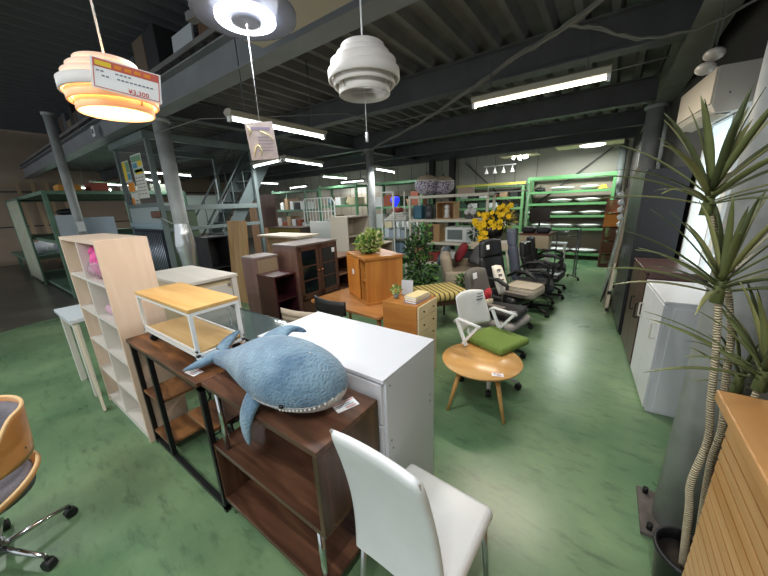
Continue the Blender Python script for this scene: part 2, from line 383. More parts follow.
tube_light('distant tube lamp just right of the central pillar top', (-5.05, 6.8, 2.56), (-5.25, 8.0, 2.56), hang=3.1)
tube_light('far-left tube lamp, nearer of the pair left of the glazed enclosure', (-13.2, 2.7, 2.5), (-14.0, 3.65, 2.5), hang=4.7)
tube_light('far-left tube lamp, farther of the pair left of the glazed enclosure', (-12.82, 2.9, 2.6), (-13.4, 4.1, 2.6), hang=3.47)
tube_light('tube lamp seen through the stair enclosure, upper one', (-8.9, 2.95, 2.6), (-9.19, 4.15, 2.6), hang=3.47)
tube_light('tube lamp seen through the stair enclosure, lower one', (-10.56, 3.48, 2.6), (-11.39, 4.21, 2.6), hang=3.47)
# unseen fill lamps added behind and beside the photographer
for i, (a, c_) in enumerate((((-2.6, -1.3, 3.0), (-1.3, -1.3, 3.0)), ((-5.6, -.6, 3.0), (-4.3, -.6, 3.0)), ((.0, -1.0, 3.0), (.0, .3, 3.0)))):
    tube_light('added unseen fill tube lamp behind the photographer, '+('over the middle', 'towards the left', 'by the right wall')[i], a, c_, False, 42, 4.7)

# round LED ring ceiling lamp
t = thing('ring_lamp', 'round ring ceiling lamp with glowing inner ring and clear disc rim', 'lamp', (-1.62, 1.14, 2.64))
put('disc', B().lathe([(.0, .03), (.24, .03), (.25, .02), (.25, .0), (.235, -.004), (.22, .006), (.0, .012)], n=48), mat('translucent_acrylic', '7d8190', 0.2, alpha=.8), t)
put('glow_ring', B().lathe([(.085, -.002), (.085, -.02), (.10, -.028), (.128, -.028), (.145, -.02), (.145, -.002)], n=48, close=True), emit('ring_glow', 'f2f6ff', 3.5), t)
put('centre_cap', B().lathe([(0, -.034), (.05, -.036), (.070, -.030), (.078, .0), (0, .0)], n=32), mat('cap_pearl', '8e92a2', .3), t)
put('mount', B().cyl((0, 0, .03), (0, 0, .09), .06), white_metal, t)
put('mounting_bar', B().bar((-.45, -.05, .11), (.45, .05, .11), .05, .04), steel_dark, t)
put('hanger', B().cyl((-.40, -.045, .12), (-.40, -.045, 2.1), .008, n=6), steel_dark, t); put('hanger', B().cyl((.36, .045, .12), (.36, .045, 2.1), .008, n=6), steel_dark, t)
put('pull_cord', B().cyl((0, 0, -.02), (0, 0, -.487), .0013, n=6), paper, t)
ld = bpy.data.lights.new('ring_light', 'AREA'); ld.shape = 'DISK'; ld.size = .3; ld.energy = 24; ld.color = (.93, .96, 1)
lo = bpy.data.objects.new('ring_light', ld); C.objects.link(lo); lo.parent = t; lo.location = (0, 0, -.035)
# the card hung on its cord
t = thing('printed_card', 'printed plastic card hanging on the pull cord of the ring lamp', 'card', (-1.62, 1.14, 2.06), R(48))
card_m = mat('pink_beige_print', 'b8a8a4', .35, noise=.12, nscale=18)
put('sheet', B().ob((0, 0, 0), (.145, .004, .19), (0, R(-4), 0)), card_m, t)
bd = B(); bd.tube([(-.05, -.004, -.08), (-.035, -.004, -.03), (-.02, -.004, -.02), (-.005, -.004, -.05), (-.02, -.004, -.075)], .003, 6); bd.tube([(-.065, -.004, .075), (-.05, -.004, .05), (-.06, -.004, .03)], .003, 6); bd.tube([(0, -.004, .05), (.04, -.004, .03), (.065, -.004, .0)], .0025, 6)
put('gilt_print', bd, mat('gold_line', 'e6dc96', .4), t)
bd = B()
for i in range(5): bd.b(-.02, .055, -.0035, -.0025, -.05+i*.017, -.046+i*.017)
bd.b(-.05, .05, -.0035, -.0025, .055, .07)
put('print_lines', bd, mat('mauve_ink', '8d7f96', .6), t)

# pendant lamps of stacked bands
def pendant(label, loc, shade_m, glow, top=None, closed=False, s=1.0):
    t = thing('pendant_lamp', label, 'lamp', loc)
    bands = [(.108, .085, .034), (.135, .056, .034), (.155, .028, .034), (.175, -.006, .044), (.158, -.042, .040), (.136, -.076, .042)] if not closed else \
            [(.105, .082, .045), (.128, .050, .045), (.158, .012, .055), (.174, -.022, .045), (.150, -.048, .040), (.126, -.080, .048)]
    for i, (r, z, h) in enumerate(bands):
        ro = r*s; zz = z*s; hh = h*s
        put('band', B().lathe([(ro*.985, zz-hh/2), (ro, zz-hh/2+.002), (ro, zz+hh/2-.002), (ro*.985, zz+hh/2), (ro*.955, zz+hh/2), (ro*.955, zz-hh/2)], n=48, close=True), shade_m[i % len(shade_m)] if isinstance(shade_m, list) else shade_m, t)
    bd = B()
    for k in range(3):
        a = 2*PI*k/3+.4
        bd.tube([(math.cos(a)*.09*s, math.sin(a)*.09*s, .11*s), (math.cos(a)*.165*s, math.sin(a)*.165*s, -.015*s), (math.cos(a)*.128*s, math.sin(a)*.128*s, -.09*s)], .002, 6)
        bd.bar((0, 0, .105*s), (math.cos(a)*.085*s, math.sin(a)*.085*s, .105*s), .008, .003)
    put('wire_frame', bd, mat('brass_wire', '9a8a6a', .4, .8), t)
    put('top_plate', B().lathe([(0, .106*s), (.07*s, .106*s), (.104*s, .100*s), (.104*s, .097*s), (0, .096*s)], n=32), shade_m[0] if isinstance(shade_m, list) else shade_m, t)
    put('bulb', B().sph((0, 0, .0), .04*s).cyl((0, 0, .03), (0, 0, .11*s), .018), glow, t)
    put('cord', B().cyl((0, 0, .11*s), (0, 0, top-loc[2]), .004, n=8), paper, t)
    return t
pw = mat('shade_warm', 'ecd2c0', .55, emis='ffb890', estr=.16); pw2 = mat('shade_band_white', 'd8d4d2', .55)
pin = mat('shade_warm_low', 'eec49c', .5, emis='ff9c50', estr=.42)
lampL = (-1.70, .53, 2.185)
t = pendant('lit warm pendant lamp of stacked wooden bands with a large price card', lampL, [pw, pw, pw, pw2, pin, pin], emit('bulb_warm', 'ffc070', 30), 4.7, s=.93)
ld = bpy.data.lights.new('bulb_light', 'POINT'); ld.energy = 5; ld.color = (1, .74, .44); ld.shadow_soft_size = .05
lo = bpy.data.objects.new('bulb_light', ld); C.objects.link(lo); lo.parent = t; lo.location = (0, 0, -.06)
# its price card, facing the photographer
bd = B(); 
def cardbox(bd, i, cx, cz, w, h, y): bd.mi = i; bd.b(cx-w/2, cx+w/2, y-.0012, y, cz-h/2, cz+h/2)
cw, ch = .20, .105
cardbox(bd, 0, 0, 0, cw, ch, 0)
for (x, z, w, h) in ((0, ch*.45, cw*.93, .0025), (0, -ch*.45, cw*.93, .0025), (-cw*.465, 0, .0025, ch*.9), (cw*.465, 0, .0025, ch*.9), (0, ch*.32, cw*.93, ch*.24)): cardbox(bd, 1, x, z, w, h, -.0014)
cardbox(bd, 3, -cw*.33, ch*.32, cw*.22, ch*.15, -.0026)
for k in range(4): cardbox(bd, 4, -cw*.13+k*cw*.14, ch*.32, cw*.10, ch*.11, -.0026)
for (x, z, w) in ((-.35, .08, .12), (-.05, .10, .2), (-.3, -.06, .08), (.12, -.06, .5)):
    k = 0; 
    while k*.012 < w*cw: cardbox(bd, 2, (x*cw)-w*cw/2+k*.012, z*ch, .008, .004, -.0026); k += 1
o = put('price_card', bd, [paper, mat('card_red', 'c65a4a', .6), mat('faint_ink', '6d7488', .7), yellow_ink, orange_ink], t)
o.location = Vector((.19, -.005, -.012)); o.rotation_euler = (R(-6), R(8), R(72.5))
fc = bpy.data.curves.new('price_digits', 'FONT'); fc.body = '¥3,300'; fc.size = .022; fc.extrude = .0006
fo = bpy.data.objects.new('price_digits', fc); C.objects.link(fo)
dg = bpy.context.evaluated_depsgraph_get(); me = bpy.data.meshes.new_from_object(fo.evaluated_get(dg)); bpy.data.objects.remove(fo)
me.materials.clear(); me.materials.append(red_ink); do = bpy.data.objects.new('price_digits', me); C.objects.link(do); do.parent = o; do.location = (.0, -.003, -.044); do.rotation_euler = (PI/2, 0, 0)
t = pendant('unlit white pendant lamp of rounded stacked bands with a pull switch', (-1.06, 1.37, 2.325), mat('shade_white', 'd9d4d0', .55), mat('bulb_off', 'c8c2ba', .4), 3.45, closed=True)
put('pull_switch', B().cyl((0, 0, -.0), (0, 0, -.27), .0015, n=6).cyl((0, 0, -.27), (0, 0, -.315), .007, n=10), paper, t)
# far round ceiling lamp + spot clusters
t = thing('ring_lamp', 'bright round ceiling lamp on a cream panel in the far right corner', 'lamp', (-.50, 9.35, 2.82))
put('panel', B().b(-.75, .6, -.3, .35, .03, .05), mat('cream_panel', 'cfc6a0', .6), t)
put('disc', B().lathe([(0, 0), (.2, 0), (.24, .01), (.26, .03), (0, .03)], n=32), emit('far_disc', 'f6fff6', 5), t)
ld = bpy.data.lights.new('disc_light', 'AREA'); ld.shape = 'DISK'; ld.size = .4; ld.energy = 65; ld.color = (.95, 1, .95)
lo = bpy.data.objects.new('disc_light', ld); C.objects.link(lo); lo.parent = t; lo.location = (0, 0, -.01)
put('hanger', B().cyl((-.3, 0, .05), (-.3, 0, .64), .006, n=6), steel_dark, t); put('hanger', B().cyl((.3, 0, .05), (.3, 0, .64), .006, n=6), steel_dark, t)
t = thing('spot_cluster', 'cluster of small bright ceiling spots on a pale panel near the far wall', 'lamp', (-2.0, 9.2, 2.70))
put('panel', B().b(-.55, .35, -.2, .3, .07, .09), mat('cream_panel', 'cfc6a0', .6), t)
for k in range(7):
    a = k*2.4; x, y = math.cos(a)*.05*k**.8-.05, math.sin(a)*.04*k
    put('spot', B().cyl((x, y, .07), (x*1.2, y*1.1, -.0), .02, .04, n=12), emit('spot_glow', 'f8fcff', 9), t)
put('hanger', B().cyl((-.4, 0, .09), (-.4, 0, .76), .006, n=6), steel_dark, t); put('hanger', B().cyl((.25, 0, .09), (.25, 0, .76), .006, n=6), steel_dark, t)
ld = bpy.data.lights.new('spot_light', 'AREA'); ld.shape = 'DISK'; ld.size = .3; ld.energy = 30; ld.color = (.98, 1, .98)
lo = bpy.data.objects.new('spot_light', ld); C.objects.link(lo); lo.parent = t; lo.location = (-.05, 0, -.03)
t = thing('track_lamp', 'row of four small white cone pendants hanging near the far wall', 'lamp', (-2.7, 9.6, 2.42))
put('rail', B().bar((-.45, 0, .20), (.45, 0, .20), .03, .02), white_metal, t)
for k in range(4):
    x = -.36+k*.24; put('cone_shade', B().lathe([(.012, .14), (.02, .10), (.06, .0), (.05, .0), (.012, .10)], (x, 0, 0), n=16).cyl((x, 0, .12), (x, 0, .2), .004, n=6), mat('cone_white', 'e6e6e0', .5, emis='ffffff', estr=.4), t)
put('hanger', B().cyl((-.4, 0, .2), (-.4, 0, 1.02), .004, n=6), steel_dark, t); put('hanger', B().cyl((.4, 0, .2), (.4, 0, 1.02), .004, n=6), steel_dark, t)
# shell wall lights by the girder
t0 = None
for i, (x, y, z, sc) in enumerate(((.455, 3.30, 2.59, 1.0), (.43, 3.33, 2.52, 1.0))):
    o = put('oval_lamp', B().sph((x, y, z), (.055, .085, .034), 16, (0, R(12), R(8))), mat('opal_glass', 'bab4ae', .35))
    tag(o, ('upper', 'lower')[i]+' of two oval opal glass lamps under the right girder', 'lamp')
    put('stem', B().cyl((x, y, z+.02), (x+.03, y, 3.03), .003, n=8), steel_dark, o)

# ceiling cables
cab = mat('cable_grey', '77756f', .7)
def cable(label, pts, r, m=cab, n=6, lay=1):
    bd = B()
    for k in range(lay):
        o = Vector((random.uniform(-.02, .02), random.uniform(-.02, .02), random.uniform(-.015, .015)))*(0 if lay == 1 else 1)
        P = []
        for a, c_ in zip(pts[:-1], pts[1:]):
            for q in range(5): P.append(Vector(a).lerp(Vector(c_), q/5)+o*(1+.6*math.sin(q*2+k)))
        P.append(Vector(pts[-1])); bd.tube(P, r, n)
    tag(put('cable', bd, m, smooth=True), label, 'cable')
cable('bundle of grey cables slung diagonally from the central pillar to the right girder', [(-5.6, 7.0, 3.0), (-4.2, 6.1, 3.03), (-2.82, 5.14, 3.0), (-1.46, 4.0, 2.98), (-.86, 3.51, 3.0), (-.52, 3.36, 3.03), (-.1, 3.1, 3.1), (.4, 2.8, 3.2)], .009, n=6, lay=5)
cable('loose pair of grey cables drooping across to the right wall', [(-.45, 3.3, 3.02), (-.24, 3.43, 2.98), (.03, 3.77, 2.94), (.41, 3.88, 2.93), (.76, 3.7, 3.0)], .010, lay=2)
cable('thin horizontal cable crossing in front of the second beam', [(-5.8, 2.2, 2.86), (-4.44, 2.25, 2.84), (-3.89, 2.78, 2.86), (-3.04, 3.47, 2.88), (-2.95, 4.3, 2.88), (-1.43, 4.4, 2.9), (.3, 4.4, 2.95)], .006)

# ================================================================== LOFT
lp = mat('loft_panel_pale', 'c3c8cc', .6)
def boxthing(name, label, cat, x0, x1, y0, y1, z0, z1, m, bev=.004, group=None, rot=None):
    o = put(name, B().b(x0, x1, y0, y1, z0, z1), m, bevel=bev); return tag(o, label, cat, group)
def loftboard(label, x0, x1, z1, m, y=2.75, th=.03, tilt=.06, z0=3.63):
    bd = B(); h = z1-z0; bd.prism([(y, z0), (y+th, z0), (y+th+tilt*h, z1), (y+tilt*h, z1)], x0, x1, 'x'); tag(put('stored_board', bd, m, bevel=.003), label, 'board')
loftboard('pale square board standing on the loft edge, just left of the ring lamp', -5.5, -4.9, 4.15, lp, 2.55)
loftboard('pale board standing on the loft above, higher one left of the ring lamp', -5.2, -4.6, 4.75, lp, 2.95)
loftboard('brown wooden board on the loft behind the pale square boards', -4.85, -4.3, 4.25, wood('loft_brown', '5b4434', '7d6048', 'z'), 2.62)
rn = random.Random(3)
lm = [mat('loft_goods_%s' % k, c_, .8) for k, c_ in (('umber', '4a3a30'), ('grey', '4b4e52'), ('tan', '6b5c4c'), ('dark', '2c2b2d'))]
x = -12.2
names = ['dark umber', 'dull grey', 'faded tan', 'black']; pos = ['above the left end of the big beam', 'above the lit pendant lamp', 'on the loft beside the pale boards']
for i in range(16):
    w = rn.uniform(.28, .5); k = i % 4; h = rn.uniform(.35, .75)
    o = boxthing('storage_box', '%s box stored on the loft edge, %s' % (names[k], ['number nearest the far-left pillar', 'left of the beam label', 'beside the beam label', 'over the glazed enclosure'][i//4]), 'box', x, x+w-.02, 2.45, 2.9, 3.63, 3.63+h, lm[k], .01)
    o['label'] = '%s box stored on the loft edge %s' % (names[k], ['far left above the slim pillar', 'left of the lit pendant lamp', 'above the lit pendant lamp', 'above the stair enclosure'][i//4])
    x += w
bd = B(); bd.m(0).b(-8.42, -8.26, 2.125, 2.13, 3.17, 3.35).m(1).b(-8.38, -8.30, 2.12, 2.125, 3.22, 3.30)
tag(put('beam_label', bd, [paper, steel_dark]), 'small square paper label on the face of the loft edge beam', 'label')
t = thing('ceiling_board', 'cream board hung level under the roof just right of the ring lamp', 'board', (-2.70, 1.62, 3.08))
put('board', B().b(0, 1.45, 0, .42, 0, .02), mat('cream_cloth', 'b4ab9c', .7), t)
for x in (.2, 1.4): put('hanger', B().cyl((x, .2, .02), (x, .2, 1.68), .006, n=6), steel_dark, t)

# ================================================================== FOREGROUND ROW
birch = wood('pale_birch', 'dcc3ab', 'e5cfba', 'z', 7, 10, .5); birch_in = mat('shelf_inner_pale', 'd9d3cb', .5)
# pale cube bookcase, 2 columns x 5 rows, open to the front
t = thing('bookcase', 'tall pale birch bookcase with open cubbies, left end of the front row', 'bookcase', (-3.65, .53, 0))
w_, d_, h_ = 1.01, .29, 1.54; th = .025
put('side_panel', B().b(0, th, 0, d_, 0, h_), birch, t, bevel=.002); put('side_panel', B().b(w_-th, w_, 0, d_, 0, h_), birch, t, bevel=.002)
put('top_panel', B().b(th, w_-th, 0, d_, h_-th, h_), birch, t)
put('divider', B().b(w_/2-th/2, w_/2+th/2, .004, d_-.01, .05, h_-th), birch_in, t)
put('back_panel', B().b(th, w_-th, d_-.01, d_-.002, .05, h_-th), birch_in, t)
for s in range(2):
    xa = th if s == 0 else w_/2+th/2; xb = w_/2-th/2 if s == 0 else w_-th
    for k in range(5): put('shelf', B().b(xa, xb, .004, d_-.012, .05+k*.293, .05+k*.293+.02), birch_in, t)
put('plinth', B().b(th, w_-th, .01, .03, 0, .05), birch_in, t)
# pink bag inside
t = thing('soft_toy_bag', 'bright pink toy packed in a clear bag inside the birch bookcase', 'toy', (-3.01, .66, 1.245))
bd = B(); bd.sph((0, -.02, .11), (.13, .085, .11), 14); bd.sph((-.06, -.03, .19), (.06, .06, .05), 10); bd.sph((.07, -.03, .17), (.06, .06, .06), 10)
put('pink_plush', bd, mat('hot_pink', 'e0559a', .8, noise=.3, nscale=25), t)
bd = B(); bd.sph((0, -.045, .07), (.16, .09, .075), 12); put('clear_bag', bd, mat('bag_film', 'e6d6de', .2, trans=.5, alpha=.6, bump=.6, bscale=30), t)
tag(put('folded_cloth', B().ob((-2.98, .66, .995), (.22, .17, .07), None, .03), mat('pink_dull', 'c9a3b2', .9)), 'dull pink folded cloth on the bookcase shelf below the pink toy', 'cloth')

# small white side table at the far left + cream board
t = thing('side_table', 'small white side table with thin square legs, left of the bookcase', 'table', (-4.43, .45, 0))
put('tabletop', B().b(0, .64, 0, .36, .765, .80), mat('table_top_cool', 'cdd6dc', .3), t, bevel=.004)
for x, y in ((.03, .02), (.55, .02), (.03, .30), (.55, .30)): put('leg', B().b(x, x+.05, y, y+.045, 0, .765), offwhite, t, bevel=.003)
put('apron', B().b(.06, .58, .03, .045, .70, .765), offwhite, t)
bd = B(); bd.bar((-3.475, .455, .0), (-3.74, .475, .76), .018, .07, 0); tag(put('narrow_board', bd, cream, bevel=.002), 'narrow cream board leaning between the white side table and the bookcase', 'board')

# rustic counter desk with steel frame
rustic = wood('rustic_brown', '2e1c14', 'a87445', 'x', 9, 4, .45, c3='6f482b'); 
t = thing('counter_desk', 'rustic brown counter desk on a black steel frame with side shelves', 'desk', (-2.63, .55, 0))
LX, DY, HZ = 1.04, .40, .86
put('desktop', B().b(0, LX, 0, DY, HZ-.025, HZ), rustic, t, bevel=.003)
fr = .028
bd = B()
for x in (0.005, LX-fr-.005): 
    for y in (.01, DY-fr-.01): bd.b(x, x+fr, y, y+fr, 0, HZ-.025)
    bd.b(x, x+fr, .01, DY-.01, .02, .045); bd.b(x, x+fr, .01, DY-.01, HZ-.055, HZ-.026)
bd.b(0.03, LX-.03, .012, .012+fr, .012, .04); bd.b(.03, LX-.03, DY-fr-.012, DY-.012, .012, .04); bd.b(.03, LX-.03, .012, .012+fr, HZ-.053, HZ-.027)
bd.b(.30, .30+fr, .01, .01+fr, .04, HZ-.03).b(.30, .30+fr, DY-fr-.01, DY-.01, .04, HZ-.03)
put('steel_frame', bd, black_metal, t)
put('shelf', B().b(.03, .31, .015, DY-.015, .10, .12), rustic, t, bevel=.002); put('shelf', B().b(.03, .31, .015, DY-.015, .44, .46), rustic, t, bevel=.002)
put('shelf', B().b(.72, LX-.03, .03, DY-.015, .52, .54), rustic, t, bevel=.002)
bd = B(); bd.bar((.04, DY-.02, .06), (.30, DY-.02, .42), .006, .01).bar((.30, DY-.02, .06), (.04, DY-.02, .42), .006, .01); put('cross_brace', bd, black_metal, t)
price_tag(t, (-1.72, .60, .8615), R(4), 1.0)
# black scroll rack under the desk
t = thing('wire_rack', 'black wire rack with curled scrolls standing under the rustic desk', 'rack', (-1.94, .70, 0.02))
bd = B()
for x in (0, .30):
    for y in (0, .2): bd.cyl((x, y, 0), (x, y, .5), .008, n=8)
for z in (.03, .25, .48): bd.tube([(0, 0, z), (.30, 0, z), (.30, .2, z), (0, .2, z)], .006, 6, closed=True)
put('frame', bd, black_metal, t)
bd = B()
for k in range(3):
    for j in range(3):
        cx, cz = .05+k*.10, .10+j*.13; bd.tube([(cx+math.cos(a*.7)*.038*(1-a/14), .0, cz+math.sin(a*.7)*.05*(1-a/14)) for a in range(12)], .0035, 5)
        bd.tube([(.30, .02+k*.08+math.cos(a*.7)*.03*(1-a/14), cz+math.sin(a*.7)*.05*(1-a/14)) for a in range(12)], .0035, 5)
put('scrollwork', bd, black_metal, t)

# two-tier trolley on the desk
oak = wood('light_oak', 'c99b58', 'dcb472', 'x', 6, 9, .4)
t = thing('trolley', 'two-tier wheeled trolley with oak boards and white frame on the rustic desk', 'trolley', (-2.47, .625, .86))
LX, DY = .76, .28
put('top_board', B().b(0, LX, 0, DY, .325, .347), oak, t, bevel=.003)
put('lower_board', B().b(.02, LX-.02, .012, DY-.012, .085, .10), wood('light_oak_low', 'c4a068', 'd8b882', 'x', 6, 9, .4), t)
bd = B()
for z in (.31, .073):
    bd.b(.0, LX, .003, .018, z, z+.015).b(.0, LX, DY-.018, DY-.003, z, z+.015).b(.0, .015, .018, DY-.018, z, z+.015).b(LX-.015, LX, .018, DY-.018, z, z+.015)
bd.b(.0, LX, .003, .012, .10, .112).b(.0, LX, DY-.012, DY-.003, .10, .112)
for x in (0, LX-.018):
    for y in (.003, DY-.021): bd.b(x, x+.018, y, y+.018, .06, .31)
put('frame', bd, white_metal, t)
for x in (.06, LX-.06):
    for y in (.03, DY-.03):
        o = put('caster', B().cyl((x-.012, y, .026), (x+.012, y, .026), .0255, n=20), black_plastic, t, bevel=.003)
        put('fork', B().cyl((x, y, .045), (x, y, .07), .008, n=8).b(x-.015, x+.015, y-.012, y+.012, .05, .06), black_metal, o)

# walnut S-shaped shelf
wal = wood('walnut', '3a251a', '6e4c38', 'x', 7, 9, .33, c3='523628')
t = thing('walnut_shelf', 'walnut shelf unit of stepped boards carrying the blue shark plush', 'shelf', (-1.585, .57, 0))
LX, DY, HZ = .85, .365, .86
put('top_board', B().b(0, LX, 0, DY, HZ-.025, HZ), wal, t, bevel=.002)
put('side_panel', B().b(LX-.025, LX, 0, DY, .475, HZ-.025), wood('walnut_z', '3a251a', '6e4c38', 'z', 5, 9, .33, c3='523628'), t, bevel=.002)
put('middle_board', B().b(-.02, LX, 0, DY, .45, .475), wal, t, bevel=.002)
put('side_panel', B().b(-.02, .005, 0, DY, .115, .45), MATS['walnut_z'], t, bevel=.002)
put('lower_board', B().b(-.02, LX-.04, 0, DY, .09, .115), wal, t, bevel=.002)
put('back_panel', B().b(.15, LX-.025, DY-.012, DY-.002, .475, HZ-.025), MATS['walnut_z'], t)
for (x, z0, z1) in ((.09, .475, HZ-.025), (LX-.07, .0, .45), (.03, 0, .09)):
    for y in (.03, DY-.03): put('metal_leg', B().cyl((x, y, z0), (x, y, z1), .014, n=12), chrome, t)
price_tag(t, (-.83, .83, .8615), R(70), 1.15)

# shark plush
bl = mat('shark_blue', '7f9cb0', .9, sheen=.3, col2='4f6f8a', nscale=7, bump=1.0, bscale=90); wh = mat('shark_white', 'dcdad6', .85, sheen=.4, bump=.5, bscale=120)
t = thing('shark_plush', 'large blue plush shark with white belly lying on the walnut shelf', 'plush toy', (-1.2, .74, .86))
path = [(-.50, -.03, .05, .035, .04), (-.42, -.02, .055, .045, .05), (-.32, -.01, .07, .065, .068), (-.20, -.01, .098, .10, .097), (-.08, -.01, .125, .135, .125), (.04, -.015, .142, .158, .142), (.15, -.015, .145, .168, .145), (.24, -.005, .138, .160, .136), (.31, .01, .128, .135, .118), (.36, .025, .118, .10, .09), (.39, .035, .112, .055, .05), (.402, .038, .11, .0005, .0005)]
def spline(P, n):
    out = []
    for i in range(len(P)-1):
        p0, p1, p2, p3 = P[max(i-1, 0)], P[i], P[i+1], P[min(i+2, len(P)-1)]
        for k in range(n):
            u = k/n; out.append(tuple(.5*((2*b_)+(-a+c_)*u+(2*a-5*b_+4*c_-d)*u*u+(-a+3*b_-3*c_+d)*u**3) for a, b_, c_, d in zip(p0, p1, p2, p3)))
    out.append(P[-1]); return out
SP = spline(path, 4)
def shark_pt(u, v):
    f = u*(len(SP)-1); i = min(int(f), len(SP)-2); q = f-i
    x, y, z, ry, rz = [a*(1-q)+b_*q for a, b_ in zip(SP[i], SP[i+1])]
    a = v*2*PI; cy, sz = math.cos(a), math.sin(a)
    sz = sz*(1 if sz > 0 else .93)
    return (x, y+ry*cy, max(z+rz*sz, .003))
bd = B(); bd.grid(shark_pt, 60, 36)
for f in bd.bm.faces:
    c = f.calc_center_median(); i = min(range(len(SP)), key=lambda k: abs(SP[k][0]-c.x)); z = SP[i][2]; rz_ = SP[i][4]; g = (c.z-z)/max(rz_, .01)
    f.material_index = 1 if g < (-.36 if c.x > .08 else -.66) else 0
put('body', bd, [bl, wh], t, smooth=True)
def fin(name, base_a, base_b, tip, thick, sweep=(0, 0, 0), m=None):
    a, b_, c_ = Vector(base_a), Vector(base_b), Vector(tip); bd = B(); nrm = (b_-a).cross(c_-a).normalized(); sw = Vector(sweep)
    def fn(u, v):
        root = (a+b_)/2; half = (b_-a)/2; an = v*2*PI; wdt = (1-u**2.2)**.55 if u < 1 else 0
        cc = root.lerp(c_, u)+sw*math.sin(u*PI)
        return cc+half*math.cos(an)*wdt*(1-.35*u)+nrm*thick*math.sin(an)*wdt*(1-.3*u)
    bd.grid(fn, 14, 16); return put(name, bd, m or bl, t, smooth=True)
fin('pectoral_fin', (.015, -.10, .11), (.13, -.11, .11), (.045, -.19, -.165), .030, (.0, -.04, .02))
fin('pectoral_fin', (.0, .12, .08), (.12, .13, .08), (.0, .21, .03), .02)
fin('dorsal_fin', (-.16, .03, .18), (.02, .05, .23), (.10, .14, .265), .030, (-.03, .02, .03))
fin('tail_fin', (-.44, -.04, .07), (-.52, -.02, .06), (-.53, -.19, .03), .030, (.015, 0, .0))
fin('tail_fin', (-.44, .0, .07), (-.53, .0, .07), (-.52, .15, .14), .030, (-.02, 0, .0))
for sy in (-1,):
    o = put('eye', B().sph((.262, -.150, .100), (.011, .009, .009), 12), mat('eye_black', '0a0a0c', .15), t)
def lip(x, g, o=.001):
    k = min(range(len(SP)-1), key=lambda i: abs((SP[i][0]+SP[i+1][0])/2-x)); q = max(0, min(1, (x-SP[k][0])/(SP[k+1][0]-SP[k][0])))
    _, y, z, ry, rz = [a*(1-q)+b_*q for a, b_ in zip(SP[k], SP[k+1])]
    return Vector((x, y-(ry+o)*math.sqrt(max(0, 1-g*g)), z+g*rz))
bd = B(); bd.tube([lip(.10+.28*k/14, -.36-.0*k) for k in range(15)], .003, 6); put('mouth_line', bd, mat('mouth_grey', '8f8f90', .9), t)
bd = B()
for k in range(13): bd.sph(lip(.25+.012*k, -.42, .002), (.006, .005, .007), 8)
put('teeth', bd, wh, t)

# big white chest of drawers
t = thing('white_chest', 'large white chest of drawers behind the shark plush', 'chest of drawers', (-1.66, .955, 0))
LX, DY, HZ = .945, .50, .95
put('body', B().b(0, LX, .02, DY, .0, HZ-.02), white, t, bevel=.002)
put('top_panel', B().b(-.0, LX, 0, DY, HZ-.02, HZ), white, t, bevel=.002)
for k in range(4):
    z0 = .05+k*.22; o = put('drawer', B().b(.015, LX-.015, .0, .0195, z0, z0+.21), white, t, bevel=.003)
    put('groove_handle', B().b(.30, LX-.30, -.004, .0, z0+.185, z0+.197), mat('groove_grey', '9a9da2', .5), o)
bd = B()
for y, z in ((.05, .90), (.05, .60), (.06, .55), (.45, .62), (.45, .58), (.06, .30)): bd.cyl((LX-.001, y, z), (LX+.0015, y, z), .005, n=10)
put('screw_cap', bd, mat('hole_grey', '6d6e72', .5), t)

# white dining chair, back towards the photographer
vinyl = mat('white_vinyl', 'dcdedf', .38, noise=.03, nscale=6, bump=.15, bscale=20)
t = thing('dining_chair', 'white vinyl dining chair with high back, nearest chair at bottom centre', 'chair', (-.455, .855, 0), R(-3))
def cushion(P, w, d, z0, z1, r=.03):
    return P
bd = B(); bd.ob((0, 0, .43), (.42, .42, .065), None, .028); put('seat', bd, vinyl, t, smooth=True)
def back_fn(u, v):
    # u along width, v up
    z = .40+v*.62; y = -.205-(v**1.3)*.10+.02*math.sin(v*PI); wd = (.40-.05*v)/2; x = (u*2-1)*wd*(1-.07*max(0, (v-.9)/.1)**3)
    return x, y+.012*(1-(u*2-1)**2), z
bd = B()
nu, nv = 16, 24
def slab(bd, fn, th, nu, nv, rnd=.35):
    def f(sg):
        def g(u, v):
            x, y, z = fn(u, v); e = (1-abs(2*u-1)**14)**.5*(1-max(0, 2*v-1)**16)**.5
            return (x, y+sg*th/2*e, z)
        return g
    bd.grid(f(1), nu, nv); bd.grid(f(-1), nu, nv)
slab(bd, back_fn, .036, 24, 24)
put('backrest', bd, vinyl, t, smooth=True)
bd = B(); 
for s in (-1, 1): bd.tube([(s*.188*(1-.12*v), -.205-(v**1.3)*.10+.02*math.sin(v*PI), .42+v*.59) for v in [k/10 for k in range(11)]], .0035, 6)
put('seam', bd, mat('seam_brown', '8d867c', .8), t, smooth=True)
bd = B(); bd.b(-.19, .19, -.19, .19, .375, .40); put('seat_frame', bd, mat('silver_leg', 'b8babb', .3, .8), t)
for sx in (-1, 1):
    for sy in (-1, 1): put('leg', B().cyl((sx*.175, sy*.18, .395), (sx*.20, sy*.205, 0), .014, .011, 12), MATS['silver_leg'], t)

